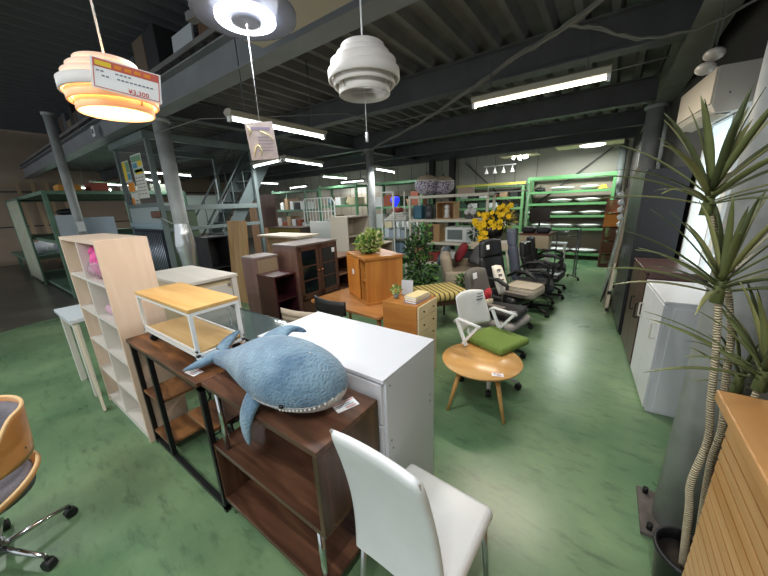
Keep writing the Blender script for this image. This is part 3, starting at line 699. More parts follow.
# plywood swivel chair at the left edge
ply = wood('honey_plywood', 'b8783c', 'd0945a', 'x', 4, 8, .35, coat=.3); plyedge = mat('plywood_edge', 'e2bd88', .5); gf = mat('grey_tweed', '77737a', .95, noise=.2, nscale=160)
t = thing('swivel_chair', 'honey plywood swivel chair with grey cushions and chrome star base', 'chair', (-2.30, -.225, 0), R(94))
def rim(a):
    q = min(1, max(0, (math.cos(a)-.05)/.75)); return .585+.225*q*q*(3-2*q)
def backp(u, v, rr=.235):
    a = (u*2-1)*R(112); z = .56+(rim(a)-.56)*v; r = rr*(1+.08*v)
    return (math.cos(a)*r, math.sin(a)*r*1.0, z)
bd = B(); bd.grid(lambda u, v: backp(u, v, .235), 40, 10, .014); 
o = put('back_shell', bd, ply, t, smooth=False)
bd = B(); bd.tube([Vector(backp(u/40, 1, .229)) for u in range(41)], .0085, 8, flat=.9); put('shell_edge', bd, plyedge, o, smooth=True)
bd = B()
def cush(u, v):
    a = (u*2-1)*R(62); zt = rim(a)-.02; z = .58+(zt-.58)*v; e = ((1-abs(2*u-1)**4)*(1-abs(2*v-1)**4))**.5
    r = .235*(1+.08*v)-.012-.04*e; return (math.cos(a)*r, math.sin(a)*r, z)
bd.grid(cush, 24, 12); put('back_cushion', bd, gf, t, smooth=True)
bd = B()
def seatp(u, v):
    r = .228*u; a = v*2*PI; z = .36+.13*max(0, u-.55)**1.5/.3*(.45+.55*max(0, math.cos(a)))
    return (math.cos(a)*r, math.sin(a)*r, z)
bd.grid(seatp, 14, 40, .014); o = put('seat_shell', bd, ply, t)
bd = B(); bd.tube([seatp(1, k/40) for k in range(40)], .0085, 8, closed=True); put('shell_edge', bd, plyedge, o, smooth=True)
bd = B(); bd.lathe([(0, .38), (.2, .385), (.205, .41), (.214, .45), (.195, .485), (.15, .495), (0, .497)], n=32); put('seat_cushion', bd, gf, t)
for a in (0,): put('bracket', B().bar((math.cos(R(a))*.205, math.sin(R(a))*.205, .42), (math.cos(R(a))*.222, math.sin(R(a))*.222, .60), .05, .01), ply, t)
bd = B()
for a in (-35, 35, -80, 80):
    for z in (.62,): bd.cyl((math.cos(R(a))*.228, math.sin(R(a))*.228, z), (math.cos(R(a))*.240, math.sin(R(a))*.240, z), .006, n=10)
put('screw', bd, chrome, t)
put('gas_column', B().cyl((0, 0, .10), (0, 0, .37), .022, n=16).cyl((0, 0, .07), (0, 0, .14), .035, n=16), chrome, t)
for k in range(5):
    a = 2*PI*k/5-R(64); c, s = math.cos(a), math.sin(a)
    l = put('base_arm', B().tube([(0, 0, .10), (c*.15, s*.15, .09), (c*.27, s*.27, .075)], [.018, .013, .010], 10), chrome, t)
    put('caster', B().cyl((c*.27-s*.02, s*.27+c*.02, .028), (c*.27+s*.02, s*.27-c*.02, .028), .028, n=20).cyl((c*.27, s*.27, .04), (c*.27, s*.27, .075), .009, n=8), black_plastic, l, bevel=.003)

# round coffee table
ash = wood('golden_ash', 'c99352', 'dcae70', 'x', 5, 8, .3, coat=.2)
t = thing('coffee_table', 'round golden oak coffee table with tapered legs in the aisle', 'table', (-.725, 2.37, 0), R(5))
put('tabletop', B().lathe([(0, .375), (.30, .375), (.318, .383), (.325, .395), (.322, .40), (0, .40)], n=64), ash, t)
for a in (-128, -42, 90): put('leg', B().cyl((math.cos(R(a))*.20, math.sin(R(a))*.20, .378), (math.cos(R(a))*.325, math.sin(R(a))*.325, 0), .021, .013, 14), ash, t)
price_tag(t, (-.54, 2.19, .4015), R(20), .95)

# ================================================================== SEATING ROW
def star_base(t, r=.29, m=black_plastic, rot=0, n=5, cm=None):
    put('gas_column', B().cyl((0, 0, .08), (0, 0, .36), .024, n=14).cyl((0, 0, .06), (0, 0, .13), .04, n=14), cm or black_metal, t)
    for k in range(n):
        a = 2*PI*k/n+rot; c, s = math.cos(a), math.sin(a)
        l = put('base_arm', B().tube([(0, 0, .10), (c*r*.5, s*r*.5, .09), (c*r, s*r, .07)], [.028, .021, .015], 8), m, t)
        put('caster', B().cyl((c*r-s*.022, s*r+c*.022, .03), (c*r+s*.022, s*r-c*.022, .03), .03, n=18).cyl((c*r, s*r, .04), (c*r, s*r, .075), .01, n=8), black_plastic, l, bevel=.004)
def padded(c, d, bev, m, t, name, rot=None):
    return put(name, B().ob(c, d, rot, bev), m, t, smooth=True)

# chairs face +x locally
def curved_back(bd, x0, w, z0, z1, lean, th, bow=.04, topw=.9, crown=.0):
    def f(sg):
        def g(u, v):
            s = u*2-1; hw = w/2*(1-(1-topw)*v); e = max(0, (1-abs(s)**6))**.5*max(0, (1-abs(2*v-1)**10))**.5
            z = z0+(z1-z0)*v-crown*s*s*v
            return (x0-lean*v+bow*s*s+sg*th/2*e-.0*sg, s*hw, z)
        return g
    bd.grid(f(1), 18, 18); bd.grid(f(-1), 18, 18)

# white and green task chair
t = thing('task_chair', 'white framed task chair with green seat behind the round coffee table', 'chair', (-.75, 2.72, 0), R(-22))
star_base(t, .27, white_metal, R(20), cm=white_metal)
padded((.02, .05, .425), (.43, .42, .07), .033, mat('green_seat', '6a8238', .85, noise=.08, nscale=60), t, 'seat')
bd = B(); curved_back(bd, -.22, .44, .50, .84, .11, .03, .05, .88, .02); put('backrest', bd, mat('white_mesh_back', 'd5d7d8', .5), t, smooth=True)
bd = B()
for i in range(3): bd.b(-.276-i*.003+.02, -.274+.022, .08, .16, .80-i*.03, .806-i*.03)
put('back_slots', bd, ink, t)
bd = B(); bd.bar((-.05, 0, .38), (-.26, 0, .42), .06, .03).bar((-.26, 0, .42), (-.25, 0, .55), .05, .03); put('back_support', bd, white_metal, t)
for s in (-1, 1):
    a = put('armrest', B().tube([(-.24, s*.24, .60), (-.18, s*.25, .645), (.08, s*.25, .64)], .014, 8), white_metal, t)
    put('arm_strut', B().bar((-.20, s*.25, .63), (-.08, s*.245, .41), .024).bar((.05, s*.25, .63), (-.12, s*.245, .42), .024), white_metal, a)

# grey fabric chair
t = thing('office_chair', 'grey fabric office chair with a black bag on its seat', 'chair', (-.86, 3.36, 0), R(-12))
star_base(t, .29, black_plastic, R(10))
padded((.02, 0, .405), (.50, .50, .09), .042, mat('seat_grey_light', '8b8886', .8), t, 'seat')
bd = B(); curved_back(bd, -.24, .50, .46, .94, .12, .08, .05, .86, .03); put('backrest', bd, grey_fabric, t, smooth=True)
for s in (-1, 1): put('armrest', B().tube([(-.12, s*.27, .40), (-.10, s*.28, .62), (.16, s*.28, .63)], [.014, .014, .016], 8).ob((.06, s*.28, .645), (.28, .055, .022), None, .01), mat('arm_brown_grey', '6a625a', .6), t)
put('tag', B().ob((-.255, -.10, .88), (.006, .075, .065), (0, R(-9), 0)), paper, t)
t = thing('black_bag', 'flat black bag lying on the grey office chair seat', 'bag', (-.82, 3.38, .452), R(-5))
put('body', B().ob((0, 0, .045), (.42, .40, .085), None, .04), mat('bag_black', '18191c', .7, bump=.3, bscale=25), t, smooth=True)
put('badge', B().b(.10, .17, -.10, -.07, .087, .0895), mat('badge_grey', '9a9a9c', .5), t); put('zip', B().tube([(-.17, -.18, .06), (.17, -.185, .06), (.19, .17, .06)], .004, 6), mat('zip_dark', '3a3b3e', .4, .6), t)
t = thing('cushion', 'red cushion with white flowers leaning on the grey chair back', 'cushion', (-1.02, 3.36, .60), R(0))
put('cover', B().pillow((0, 0, 0), (.28, .26, .10), (0, R(-72), R(12))), mat('red_flower_cloth', '9c1f2c', .9, noise=.1, nscale=30), t)
bd = B(); rn = random.Random(5)
for k in range(7): bd.sph((.045+rn.uniform(-.005, .005), rn.uniform(-.09, .09), rn.uniform(-.08, .10)), (.012, .017, .017), 8)
put('flower_print', bd, mat('flower_white', 'e0d6cc', .9), t)
t = thing('cushion', 'beige patterned cushion beside the red one on the grey chair', 'cushion', (-.98, 3.20, .56), R(0))
put('cover', B().pillow((0, 0, 0), (.24, .20, .09), (0, R(-60), R(-10))), mat('beige_pattern', 'b8ad98', .9, col2='8f8470', nscale=40), t)

# black executive chair
def exec_chair(label, loc, rz, back_m, h=1.14, seat_m=black_leather, w=.50, arms=True):
    t = thing('executive_chair', label, 'chair', loc, rz)
    star_base(t, .32, black_plastic, R(25))
    put('seat', B().ob((.02, 0, .43), (.52, .52, .12), None, .055), seat_m, t, smooth=True)
    bd = B(); curved_back(bd, -.25, w, .48, h-.22, .10, .11, .05, .94); put('backrest', bd, back_m, t, smooth=True)
    bd = B(); curved_back(bd, -.34, w*.9, h-.25, h, .03, .12, .04, .88, .02); put('headrest', bd, back_m, t, smooth=True)
    if arms:
        for s in (-1, 1):
            a = put('armrest', B().tube([(-.22, s*.28, .62), (-.10, s*.30, .70), (.06, s*.30, .71), (.20, s*.30, .65), (.19, s*.29, .52), (.10, s*.27, .42)], [.02, .026, .028, .026, .02, .018], 10), black_plastic, t)
    return t
t = exec_chair('black leather executive chair with a white tag, behind the grey office chair', (-.98, 4.22, 0), R(-22), black_leather, 1.17)
put('tag', B().ob((-.285, -.10, 1.07), (.004, .06, .06), (0, R(-8), 0)), paper, t)
t = thing('storage_stool', 'round-cornered beige cushion stool sitting on the black executive chair', 'stool', (-.76, 4.12, .495), R(-10))
put('body', B().ob((0, 0, .07), (.40, .40, .14), None, .05), mat('stool_linen', 'a39a8c', .9, noise=.08, nscale=80), t, smooth=True)
put('piping', B().tube([(math.cos(a*PI/12)*.19/(max(abs(math.cos(a*PI/12)), abs(math.sin(a*PI/12)))**.85), math.sin(a*PI/12)*.19/(max(abs(math.cos(a*PI/12)), abs(math.sin(a*PI/12)))**.85), .135) for a in range(24)], .004, 6, closed=True), mat('piping_brown', '6f675b', .9), t)
t = thing('cushion', 'long white patterned cushion leaning on the black executive chair', 'cushion', (-1.03, 3.98, .70), 0)
put('cover', B().pillow((0, 0, 0), (.40, .16, .09), (0, R(62), R(-38))), mat('white_pattern_cloth', 'd8d2c8', .9, noise=.05, nscale=30), t)
for k in range(4): put('motif', B().ob((.018+(-.10+k*.07)*.37, -.03-(-.10+k*.07)*.2, .045-(-.10+k*.07)*.85), (.02, .05, .02), (0, R(62), R(-38)), .006), mat('motif_grey', '6e6762', .9), t)
exec_chair('high-backed blue-grey and black swivel chair seen edge-on behind the beige stool', (-.80, 4.98, 0), R(9), mat('blue_grey_cloth', '474c5c', .8, noise=.1, nscale=60), 1.27, dark_fabric, .44)
exec_chair('low black swivel chair with rounded loop armrests by the clothes rails', (-.76, 5.72, 0), R(-5), black_leather, .98)
exec_chair('black swivel chair farthest back in the chair row, mostly behind the others', (-.78, 6.38, 0), R(6), mat('dark_mesh', '24262a', .7), 1.0, dark_fabric)

# ================================================================== MIDDLE FURNITURE
teak = wood('orange_teak', 'a8672f', 'c4853f', 'z', 5, 9, .35); teakx = wood('orange_teak_x', 'a2662f', 'bd8040', 'x', 5, 9, .35)
creamf = mat('cream_drawer', 'd8c8a2', .5, noise=.05, nscale=10)
t = thing('drawer_cabinet', 'narrow orange wood cabinet with cream drawer fronts beside the striped stool', 'cabinet', (-1.665, 2.27, 0))
put('body', B().b(0, .375, 0, .39, 0, .80), teakx, t, bevel=.003)
for k in range(6):
    o = put('drawer', B().b(.3755, .391, .010, .380, .015+k*.130, .14+k*.130), creamf, t, bevel=.002)
    for y in (.10, .29): put('knob', B().sph((.399, y, .078+k*.130), .009, 10), mat('dark_brass', '5a4630', .4, .7), o)
# books & card & plant on it
for i, (z, c_, dx, ln) in enumerate(((.80, '5d5376', 0, .27), (.822, 'd9b46a', .01, .27), (.844, 'e2cf9a', .0, .24))):
    t = thing('book', ['purple-backed book at the bottom of the pile on the cream-drawer cabinet', 'tan book in the middle of the pile on the cream-drawer cabinet', 'pale yellow book topmost of the pile on the cream-drawer cabinet'][i], 'book', (-1.455, 2.33, z), R(-4), 'books on the cream-drawer cabinet')
    put('cover', B().b(0, .13, 0, ln, 0, .003).b(0, .13, 0, ln, .019, .022).b(0, .003, 0, ln, 0, .022), mat('book_%d' % i, c_, .6), t); put('pages', B().b(.003, .125, .004, ln-.004, .003, .019), paper, t)
t = thing('display_card', 'white display card standing upright behind the books on the small cabinet', 'card', (-1.56, 2.56, .80), R(12))
put('sheet', B().ob((0, 0, .075), (.12, .005, .15), (R(-8), 0, 0)), mat('card_plastic', 'c9ccd2', .4), t); put('foot', B().b(-.05, .05, 0, .05, 0, .004), MATS['card_plastic'], t)

def leafblob(bd, c, rad, n, ls, rn, flat=.6, updir=.4, mi=(0,)):
    c = Vector(c)
    for _ in range(n):
        d = Vector((rn.gauss(0, 1), rn.gauss(0, 1), rn.gauss(0, 1))).normalized(); q = rn.random()**.45
        p = c+Vector((d.x*rad[0], d.y*rad[1], d.z*rad[2]))*q
        out = (d+Vector((0, 0, updir))+Vector((rn.uniform(-.5, .5), rn.uniform(-.5, .5), rn.uniform(-.4, .4)))).normalized()
        L_ = ls*rn.uniform(.7, 1.3); sd = out.cross(Vector((rn.uniform(-1, 1), rn.uniform(-1, 1), .6))).normalized(); nr = out.cross(sd)
        w_ = L_*flat*.5; bd.mi = rn.choice(mi)
        P = [p, p+out*L_*.45+sd*w_-nr*.1*L_, p+out*L_, p+out*L_*.45-sd*w_-nr*.1*L_, p+out*L_*.5+nr*.12*L_]
        bd._new(P, [(0, 1, 4), (1, 2, 4), (2, 3, 4), (3, 0, 4)])
lg = mat('leaf_lime', '9db05c', .6); lg2 = mat('leaf_mid', '55803a', .6); lg3 = mat('leaf_dark', '24401f', .6); lg4 = mat('leaf_cream', 'cdd09a', .6)
terr = mat('pot_dark', '3b332e', .6); potw = mat('pot_glass_grey', '8a8f8c', .3)
def soil(t, r, z): put('soil', B().lathe([(0, z), (r, z), (r, z-.01), (0, z-.01)], n=20), mat('soil', '2a211b', .95), t)
t = thing('potted_plant', 'tiny potted plant with pale green leaves on the cream-drawer cabinet', 'plant', (-1.59, 2.40, .80))
put('pot', B().lathe([(0, 0), (.025, 0), (.032, .055), (.028, .055), (.022, .01), (0, .01)], n=20), potw, t); soil(t, .028, .048)
bd = B(); leafblob(bd, (0, 0, .09), (.045, .045, .035), 90, .032, random.Random(1), mi=(0, 1, 2)); put('foliage', bd, [lg, lg4, lg2], t)

# low dining table with the cabinet on it
t = thing('low_table', 'orange-brown low table carrying the teak cabinet', 'table', (-2.27, 2.68, 0), R(-4))
poly = []
for sx, sy, a0 in ((1, 1, 0), (-1, 1, 90), (-1, -1, 180), (1, -1, 270)):
    for k in range(7):
        a = R(a0+k*15); poly.append((sx*(.56-.05)+math.cos(a)*.05, sy*(.34-.05)+math.sin(a)*.05))
put('tabletop', B().prism(poly, .57, .60), wood('table_brown', 'a06a38', 'b98250', 'x', 4, 8, .28, coat=.4), t, bevel=.004)
for sx in (-1, 1):
    for sy in (-1, 1): put('leg', B().cyl((sx*.45, sy*.22, .57), (sx*.48, sy*.25, 0), .025, .017, 12), MATS['table_brown'], t)
t = thing('tv_cabinet', 'orange teak cabinet with a small open niche standing on the low table', 'cabinet', (-2.07, 2.54, .60), R(-30))
LX, DY, HZ = .60, .45, .54
put('top_panel', B().b(-LX-.015, .015, -.015, DY+.01, HZ-.03, HZ), teakx, t, bevel=.004)
put('base_panel', B().b(-LX-.01, .01, -.01, DY, 0, .03), teakx, t, bevel=.003)
put('side_panel', B().b(-.022, 0, 0, DY, .03, HZ-.03), teak, t); put('side_panel', B().b(-LX, -LX+.022, 0, DY, .03, HZ-.03), teak, t)
put('back_panel', B().b(-LX+.022, -.022, DY-.015, DY, .03, HZ-.03), teak, t); put('divider', B().b(-.20, -.18, .01, DY-.02, .03, HZ-.03), teak, t)
put('shelf', B().b(-.18, -.022, .01, DY-.02, .26, .28), teakx, t)
o = put('door', B().b(-LX+.0, -.19, -.016, .0, .035, HZ-.035), wood('bright_teak', 'bb702c', 'd08a40', 'z', 5, 9, .3), t, bevel=.002)
put('label', B().b(-.40, -.35, -.0185, -.0165, .30, .36), paper, o)
t = thing('potted_plant', 'bushy variegated green plant on top of the teak cabinet', 'plant', (-2.26, 2.84, 1.14))
put('pot', B().lathe([(0, 0), (.05, 0), (.07, .09), (.06, .09), (.045, .01), (0, .01)], n=20), terr, t); soil(t, .06, .08)
bd = B(); rn = random.Random(2); leafblob(bd, (0, 0, .11), (.15, .12, .09), 330, .06, rn, mi=(0, 1, 2, 1)); leafblob(bd, (.05, .02, .18), (.10, .09, .08), 160, .06, rn, mi=(0, 1, 2)); put('foliage', bd, [lg2, lg, lg4], t)

# dark chair at the low table, beige ribbed chair
t = thing('dining_chair', 'dark chair with curved back rail tucked against the low table', 'chair', (-2.17, 2.20, 0), R(87))
bd = B(); bd.grid(lambda u, v: (-.17+.05*(u*2-1)**2, (u*2-1)*.22, .66+v*.14), 16, 3, .02); put('backrest', bd, black_plastic, t)
put('seat', B().ob((.0, 0, .43), (.36, .38, .05), None, .02), dark_fabric, t, smooth=True)
for sx in (-.15, .15):
    for sy in (-.17, .17): put('leg', B().cyl((sx, sy, .41), (sx*1.1, sy*1.05, 0), .014, n=10), black_metal, t)
for s in (-1, 1): put('back_post', B().cyl((-.155, s*.17, .41), (-.15, s*.18, .68), .012, n=8), black_metal, t)
t = thing('lounge_chair', 'beige ribbed chair back peeking above the far corner of the white chest', 'chair', (-2.08, 1.80, 0), R(100))
def ribf(sg):
    def g(u, v):
        s = u*2-1; e = max(0, 1-abs(s)**6)**.5*max(0, 1-abs(2*v-1)**8)**.5; rib = .008*abs(math.sin(v*PI*7))
        return (-.20-.06*v+.03*s*s+sg*(.03+rib)*e, s*.20, .48+v*.38)
    return g
bd = B(); bd.grid(ribf(1), 14, 56); bd.grid(ribf(-1), 14, 56); put('backrest', bd, mat('beige_cord', 'a89b88', .9), t, smooth=True)
put('seat', B().ob((0.0, 0, .44), (.40, .42, .09), None, .04), MATS['beige_cord'], t, smooth=True)
for sx in (-.15, .15):
    for sy in (-.17, .17): put('leg', B().cyl((sx, sy, .40), (sx*1.15, sy*1.1, 0), .014, n=10), chrome, t)
# glass table
t = thing('glass_table', 'dark glass-topped side table behind the oak trolley', 'table', (-2.86, 1.06, 0))
gl = mat('smoked_glass', '5f6f70', .08, spec=.8, alpha=.55)
put('tabletop', B().b(0, 1.05, 0, .36, .80, .81), gl, t); put('rim', B().b(-.005, 1.055, -.008, 0, .795, .812).b(-.005, 1.055, .36, .368, .795, .812).b(1.05, 1.058, 0, .36, .795, .812), mat('rim_dark', '33393b', .3, .6), t)
for x in (.03, 1.0):
    for y in (.02, .32): put('leg', B().cyl((x, y, 0), (x, y, .80), .014, n=12), chrome, t)
put('glass_shelf', B().b(.02, 1.03, .01, .35, .40, .408), gl, t)

# pale drawer unit behind the trolley
pale = mat('pale_ivory', 'dad4cc', .5, noise=.03, nscale=8)
t = thing('drawer_unit', 'pale ivory drawer unit standing behind the oak trolley', 'chest of drawers', (-4.16, 1.17, 0))
LX, DY, HZ = 1.04, .50, 1.05
put('top_panel', B().b(-.01, LX+.01, -.01, DY+.01, HZ-.03, HZ), wood('pale_ash', 'd2cabf', 'dfd8ce', 'x', 4, 8, .5), t, bevel=.003)
put('body', B().b(0, LX-.03, 0.0, DY, 0, HZ-.03), mat('ivory_side', 'c9b898', .55), t)
for y in (0, DY-.055): put('post', B().b(LX-.03, LX, y, y+.055, 0, HZ-.03), pale, t, bevel=.002)
for k in range(4):
    z0 = .05+k*.235; o = put('drawer', B().prism([(.06, z0), (DY-.06, z0), (DY-.06, z0+.14), (DY-.10, z0+.17), (DY-.10, z0+.205), (.06, z0+.205)], LX-.03, LX-.012, 'x'), pale, t, bevel=.002)
    put('finger_slot', B().b(LX-.0305, LX-.029, DY-.10, DY-.06, z0+.17, z0+.205), mat('slot_shadow', '8b847a', .8), o)

# maroon and mauve boxes, glass-door cabinet
t = thing('open_cabinet', 'glossy dark maroon open cabinet in front of the mauve box unit', 'cabinet', (-3.43, 2.09, 0))
mar = mat('maroon_gloss', '38191f', .25, noise=.1, nscale=4)
bd = B(); bd.b(0, .34, 0, .02, 0, .9).b(0, .34, .30, .32, 0, .9).b(0, .02, .02, .30, 0, .9); put('body', bd, mar, t); put('top_panel', B().b(-.005, .345, -.005, .325, .9, .92), mar, t, bevel=.002)
for z in (.05, .33, .60): put('shelf', B().b(.02, .33, .02, .30, z, z+.018), mar, t)
t = thing('box_unit', 'tall mauve-brown box unit standing left of the maroon cabinet', 'cabinet', (-3.95, 2.22, 0))
mv = wood('mauve_wood', '6d5350', '80645e', 'z', 6, 9, .5)
put('body', B().b(0, .32, 0, .34, 0, 1.07), mv, t, bevel=.002); put('top_panel', B().b(-.004, .324, -.004, .344, 1.07, 1.09), mat('mauve_top', '8b7f7c', .5), t); put('inset_panel', B().b(.3205, .325, .02, .32, .55, 1.05), mat('tan_back', '8d7a62', .7), t)
brn = wood('umber_wood', '4a2f25', '5f4034', 'z', 6, 9, .35)
t = thing('display_cabinet', 'dark brown display cabinet with two glazed doors and a white tag', 'cabinet', (-3.86, 2.66, 0), R(1))
LX, DY, HZ = .50, .78, 1.2
put('body', B().b(0, LX, 0, .022, 0, HZ-.025).b(0, LX, DY-.022, DY, 0, HZ-.025).b(0, .02, .022, DY-.022, 0, HZ-.025).b(.02, LX-.02, .022, DY-.022, .04, .06).b(.02, LX-.02, .022, DY-.022, .40, .42), wood('umber_side', '6a4c42', '7d5f54', 'z', 6, 9, .4), t, bevel=.002)
put('top_panel', B().b(-.01, LX+.012, -.012, DY+.012, HZ-.025, HZ), mat('top_grey_brown', '6f625d', .35), t, bevel=.003)
gd = mat('dark_glass', '10151a', .06, spec=.8)
for k in range(2):
    y0 = .012+k*(DY/2-.008); y1 = y0+DY/2-.016
    bd = B(); bd.b(LX, LX+.02, y0, y0+.055, .42, HZ-.03).b(LX, LX+.02, y1-.055, y1, .42, HZ-.03).b(LX, LX+.02, y0, y1, .42, .50).b(LX, LX+.02, y0, y1, HZ-.09, HZ-.03)
    o = put('door', bd, brn, t, bevel=.002)
    put('glass_pane', B().b(LX+.006, LX+.010, y0+.05, y1-.05, .48, HZ-.08), gd, o); bd = B()
    for z in (.68, .88): bd.b(LX+.002, LX+.014, y0+.05, y1-.05, z, z+.018)
    put('glazing_bar', bd, brn, o); put('knob', B().sph((LX+.032, y1-.03 if k == 0 else y0+.03, .80), .018, 10), mat('knob_copper', '8c5638', .35, .4), o)
    put('drawer', B().b(LX, LX+.018, y0, y1, .05, .40), brn, t, bevel=.002)
put('price_label', B().b(LX+.021, LX+.023, DY-.13, DY-.07, 1.02, 1.09), paper, t)
t = thing('open_shelf', 'low reddish-brown open shelf right of the glazed display cabinet', 'shelf', (-3.88, 3.50, 0))
bd = B(); bd.b(0, .45, 0, .02, 0, .9).b(0, .45, .48, .5, 0, .9).b(0, .02, 0, .5, 0, .9); put('body', bd, wood('redbrown', '5e3c2c', '775040', 'z', 6, 9, .4), t)
for z in (.05, .32, .60, .88): put('shelf', B().b(.02, .45, .02, .48, z, z+.02), wood('redbrown_x', '7d5844', '94705a', 'x', 6, 9, .4), t)

# pale board top cabinet, olive box, dark box, planks
t = thing('console_table', 'light wood console table behind the glazed display cabinet', 'table', (-5.9, 3.95, 0))
put('tabletop', B().b(-.1, 1.15, -.15, .45, 1.12, 1.16), mat('ash_pale', 'cdbfae', .5), t, bevel=.003)
put('drawer_box', B().b(.05, 1.0, -.02, .38, .95, 1.12), wood('ash_box', 'b99a7a', 'c8ad8c', 'x', 6, 9, .5), t); put('drawer', B().b(1.0, 1.015, .02, .34, .97, 1.10), mat('drawer_white', 'd8d8d2', .5), t)
for x in (.07, .93):
    for y in (0, .32): put('leg', B().b(x, x+.05, y, y+.05, 0, .95), MATS['ash_box'], t)
def simple_cab(name, label, cat, x0, x1, y0, y1, h, m, face='x', front=None, shelves=0, topm=None, z0=0.0):
    t = thing(name, label, cat, (x0, y0, z0)); w_, d_ = x1-x0, y1-y0
    bd = B(); th = .02
    if face == 'x':
        bd.b(0, w_, 0, th, 0, h-th).b(0, w_, d_-th, d_, 0, h-th).b(0, th, th, d_-th, 0, h-th)
        put('body', bd, m, t)
        for k in range(shelves): z = .04+(h-.06)*k/max(1, shelves); put('shelf', B().b(th, w_-.005, th, d_-th, z, z+.018), m, t)
        if front: put('front_panel', B().b(w_-th, w_, th+.004, d_-th-.004, .03, h-th-.004), front, t)
    else:
        bd.b(0, th, 0, d_, 0, h-th).b(w_-th, w_, 0, d_, 0, h-th).b(th, w_-th, d_-th, d_, 0, h-th)
        put('body', bd, m, t)
        for k in range(shelves): z = .04+(h-.06)*k/max(1, shelves); put('shelf', B().b(th, w_-th, .005, d_-th, z, z+.018), m, t)
        if front: put('front_panel', B().b(th+.004, w_-th-.004, 0, th, .03, h-th-.004), front, t)
    put('top_panel', B().b(-.004, w_+.004, -.004, d_+.004, h-th, h), topm or m, t, bevel=.002)
    return t
simple_cab('cabinet', 'dark cabinet with olive front panel behind the leaning wooden plank', 'cabinet', -6.75, -5.55, 4.6, 5.0, 1.25, mat('cab_dark', '3a2e27', .5), 'y', mat('olive_front', '5c4f1c', .5, noise=.1, nscale=4))
simple_cab('tv_board', 'black low board cabinet left of the leaning wooden plank', 'cabinet', -6.45, -5.95, 2.75, 3.15, 1.22, mat('board_black', '232226', .45), 'x', None, 2)
t = thing('leaning_plank', 'light wooden plank panel leaning behind the pale drawer unit', 'board', (-5.75, 2.95, 0))
bd = B(); bd.prism([(0, 0), (.03, 0), (.15, 1.5), (.12, 1.5)], 0, .60, 'x'); put('board', bd, wood('plank_tan', '97754c', 'b18f63', 'z', 4, 9, .5), t)
simple_cab('bookshelf', 'tall beige open bookshelf between the display cabinet and teak cabinet', 'bookcase', -4.32, -3.88, 4.3, 4.95, 1.49, mat('beige_laminate', 'c2b9aa', .5), 'x', None, 4)
tag(put('grey_board', B().b(-5.4, -4.75, 4.75, 4.78, 0, 1.38), mat('board_cool', 'a9adab', .5), bevel=.003), 'cool grey board standing left of the tall beige bookshelf', 'board')
simple_cab('small_shelf', 'low beige box shelf directly behind the plant on the teak cabinet', 'shelf', -3.15, -2.75, 3.75, 4.1, 1.12, mat('beige_laminate2', 'a89e90', .5), 'x', None, 2)

# striped stool
t = thing('stool', 'stool with yellow and black striped cushion top beside the cream drawers', 'stool', (-1.80, 3.84, 0), R(52))
stripe = bpy.data.materials.new('striped_cloth'); stripe.use_nodes = True; N, L = nn(stripe); b = N['Principled BSDF']; b.inputs['Roughness'].default_value = .9
tcn = N.new('ShaderNodeTexCoord'); wv = N.new('ShaderNodeTexWave'); wv.inputs['Scale'].default_value = 4.4; wv.bands_direction = 'X'; rp = N.new('ShaderNodeValToRGB'); e = rp.color_ramp.elements
e[0].position = .14; e[0].color = lin('2a2a20'); e[1].position = .22; e[1].color = lin('b5a362'); L.new(tcn.outputs['Object'], wv.inputs['Vector']); L.new(wv.outputs['Fac'], rp.inputs['Fac']); L.new(rp.outputs['Color'], b.inputs['Base Color'])
put('cushion', B().ob((0, 0, .465), (.66, .58, .12), None, .05), stripe, t, smooth=True)
put('seat_rail', B().b(-.22, .22, -.28, .28, .36, .41), mat('rail_wood', '3a2416', .5), t)
for sx in (-1, 1):
    for sy in (-1, 1): put('leg', B().cyl((sx*.20, sy*.26, .37), (sx*.21, sy*.27, 0), .022, .014, 10), MATS['rail_wood'], t)
# leafy artificial tree
t = thing('potted_tree', 'bushy dark green artificial tree behind the cream-drawer cabinet', 'plant', (-2.42, 4.35, 0))
put('pot', B().lathe([(0, 0), (.12, 0), (.15, .28), (.135, .28), (.11, .02), (0, .02)], n=24), terr, t); soil(t, .135, .26)
put('stem', B().tube([(0, 0, .2), (.03, .02, .6), (-.02, .0, 1.0), (.0, 0, 1.25)], [.02, .016, .012, .008], 8), mat('bark', '4b3a28', .8), t)
bd = B(); rn = random.Random(9)
for c_, r_, n_ in (((0, 0, .62), (.30, .28, .26), 300), ((-.05, .05, .95), (.24, .24, .22), 200), ((.06, 0, 1.2), (.15, .15, .16), 100), ((.2, -.15, .45), (.18, .18, .14), 140)): leafblob(bd, c_, r_, n_, .085, rn, .55, -.1, (0, 0, 1))
put('foliage', bd, [lg3, lg2], t)
t = thing('potted_plant', 'small trailing green plant beside the striped stool', 'plant', (-1.62, 4.42, .0))
put('pot', B().lathe([(0, 0), (.08, 0), (.1, .35), (.09, .35), (.07, .02), (0, .02)], n=20), terr, t); soil(t, .09, .33); bd = B(); leafblob(bd, (0, 0, .48), (.17, .17, .14), 160, .07, rn, .5, .1, (0, 1)); put('foliage', bd, [lg2, lg3], t)
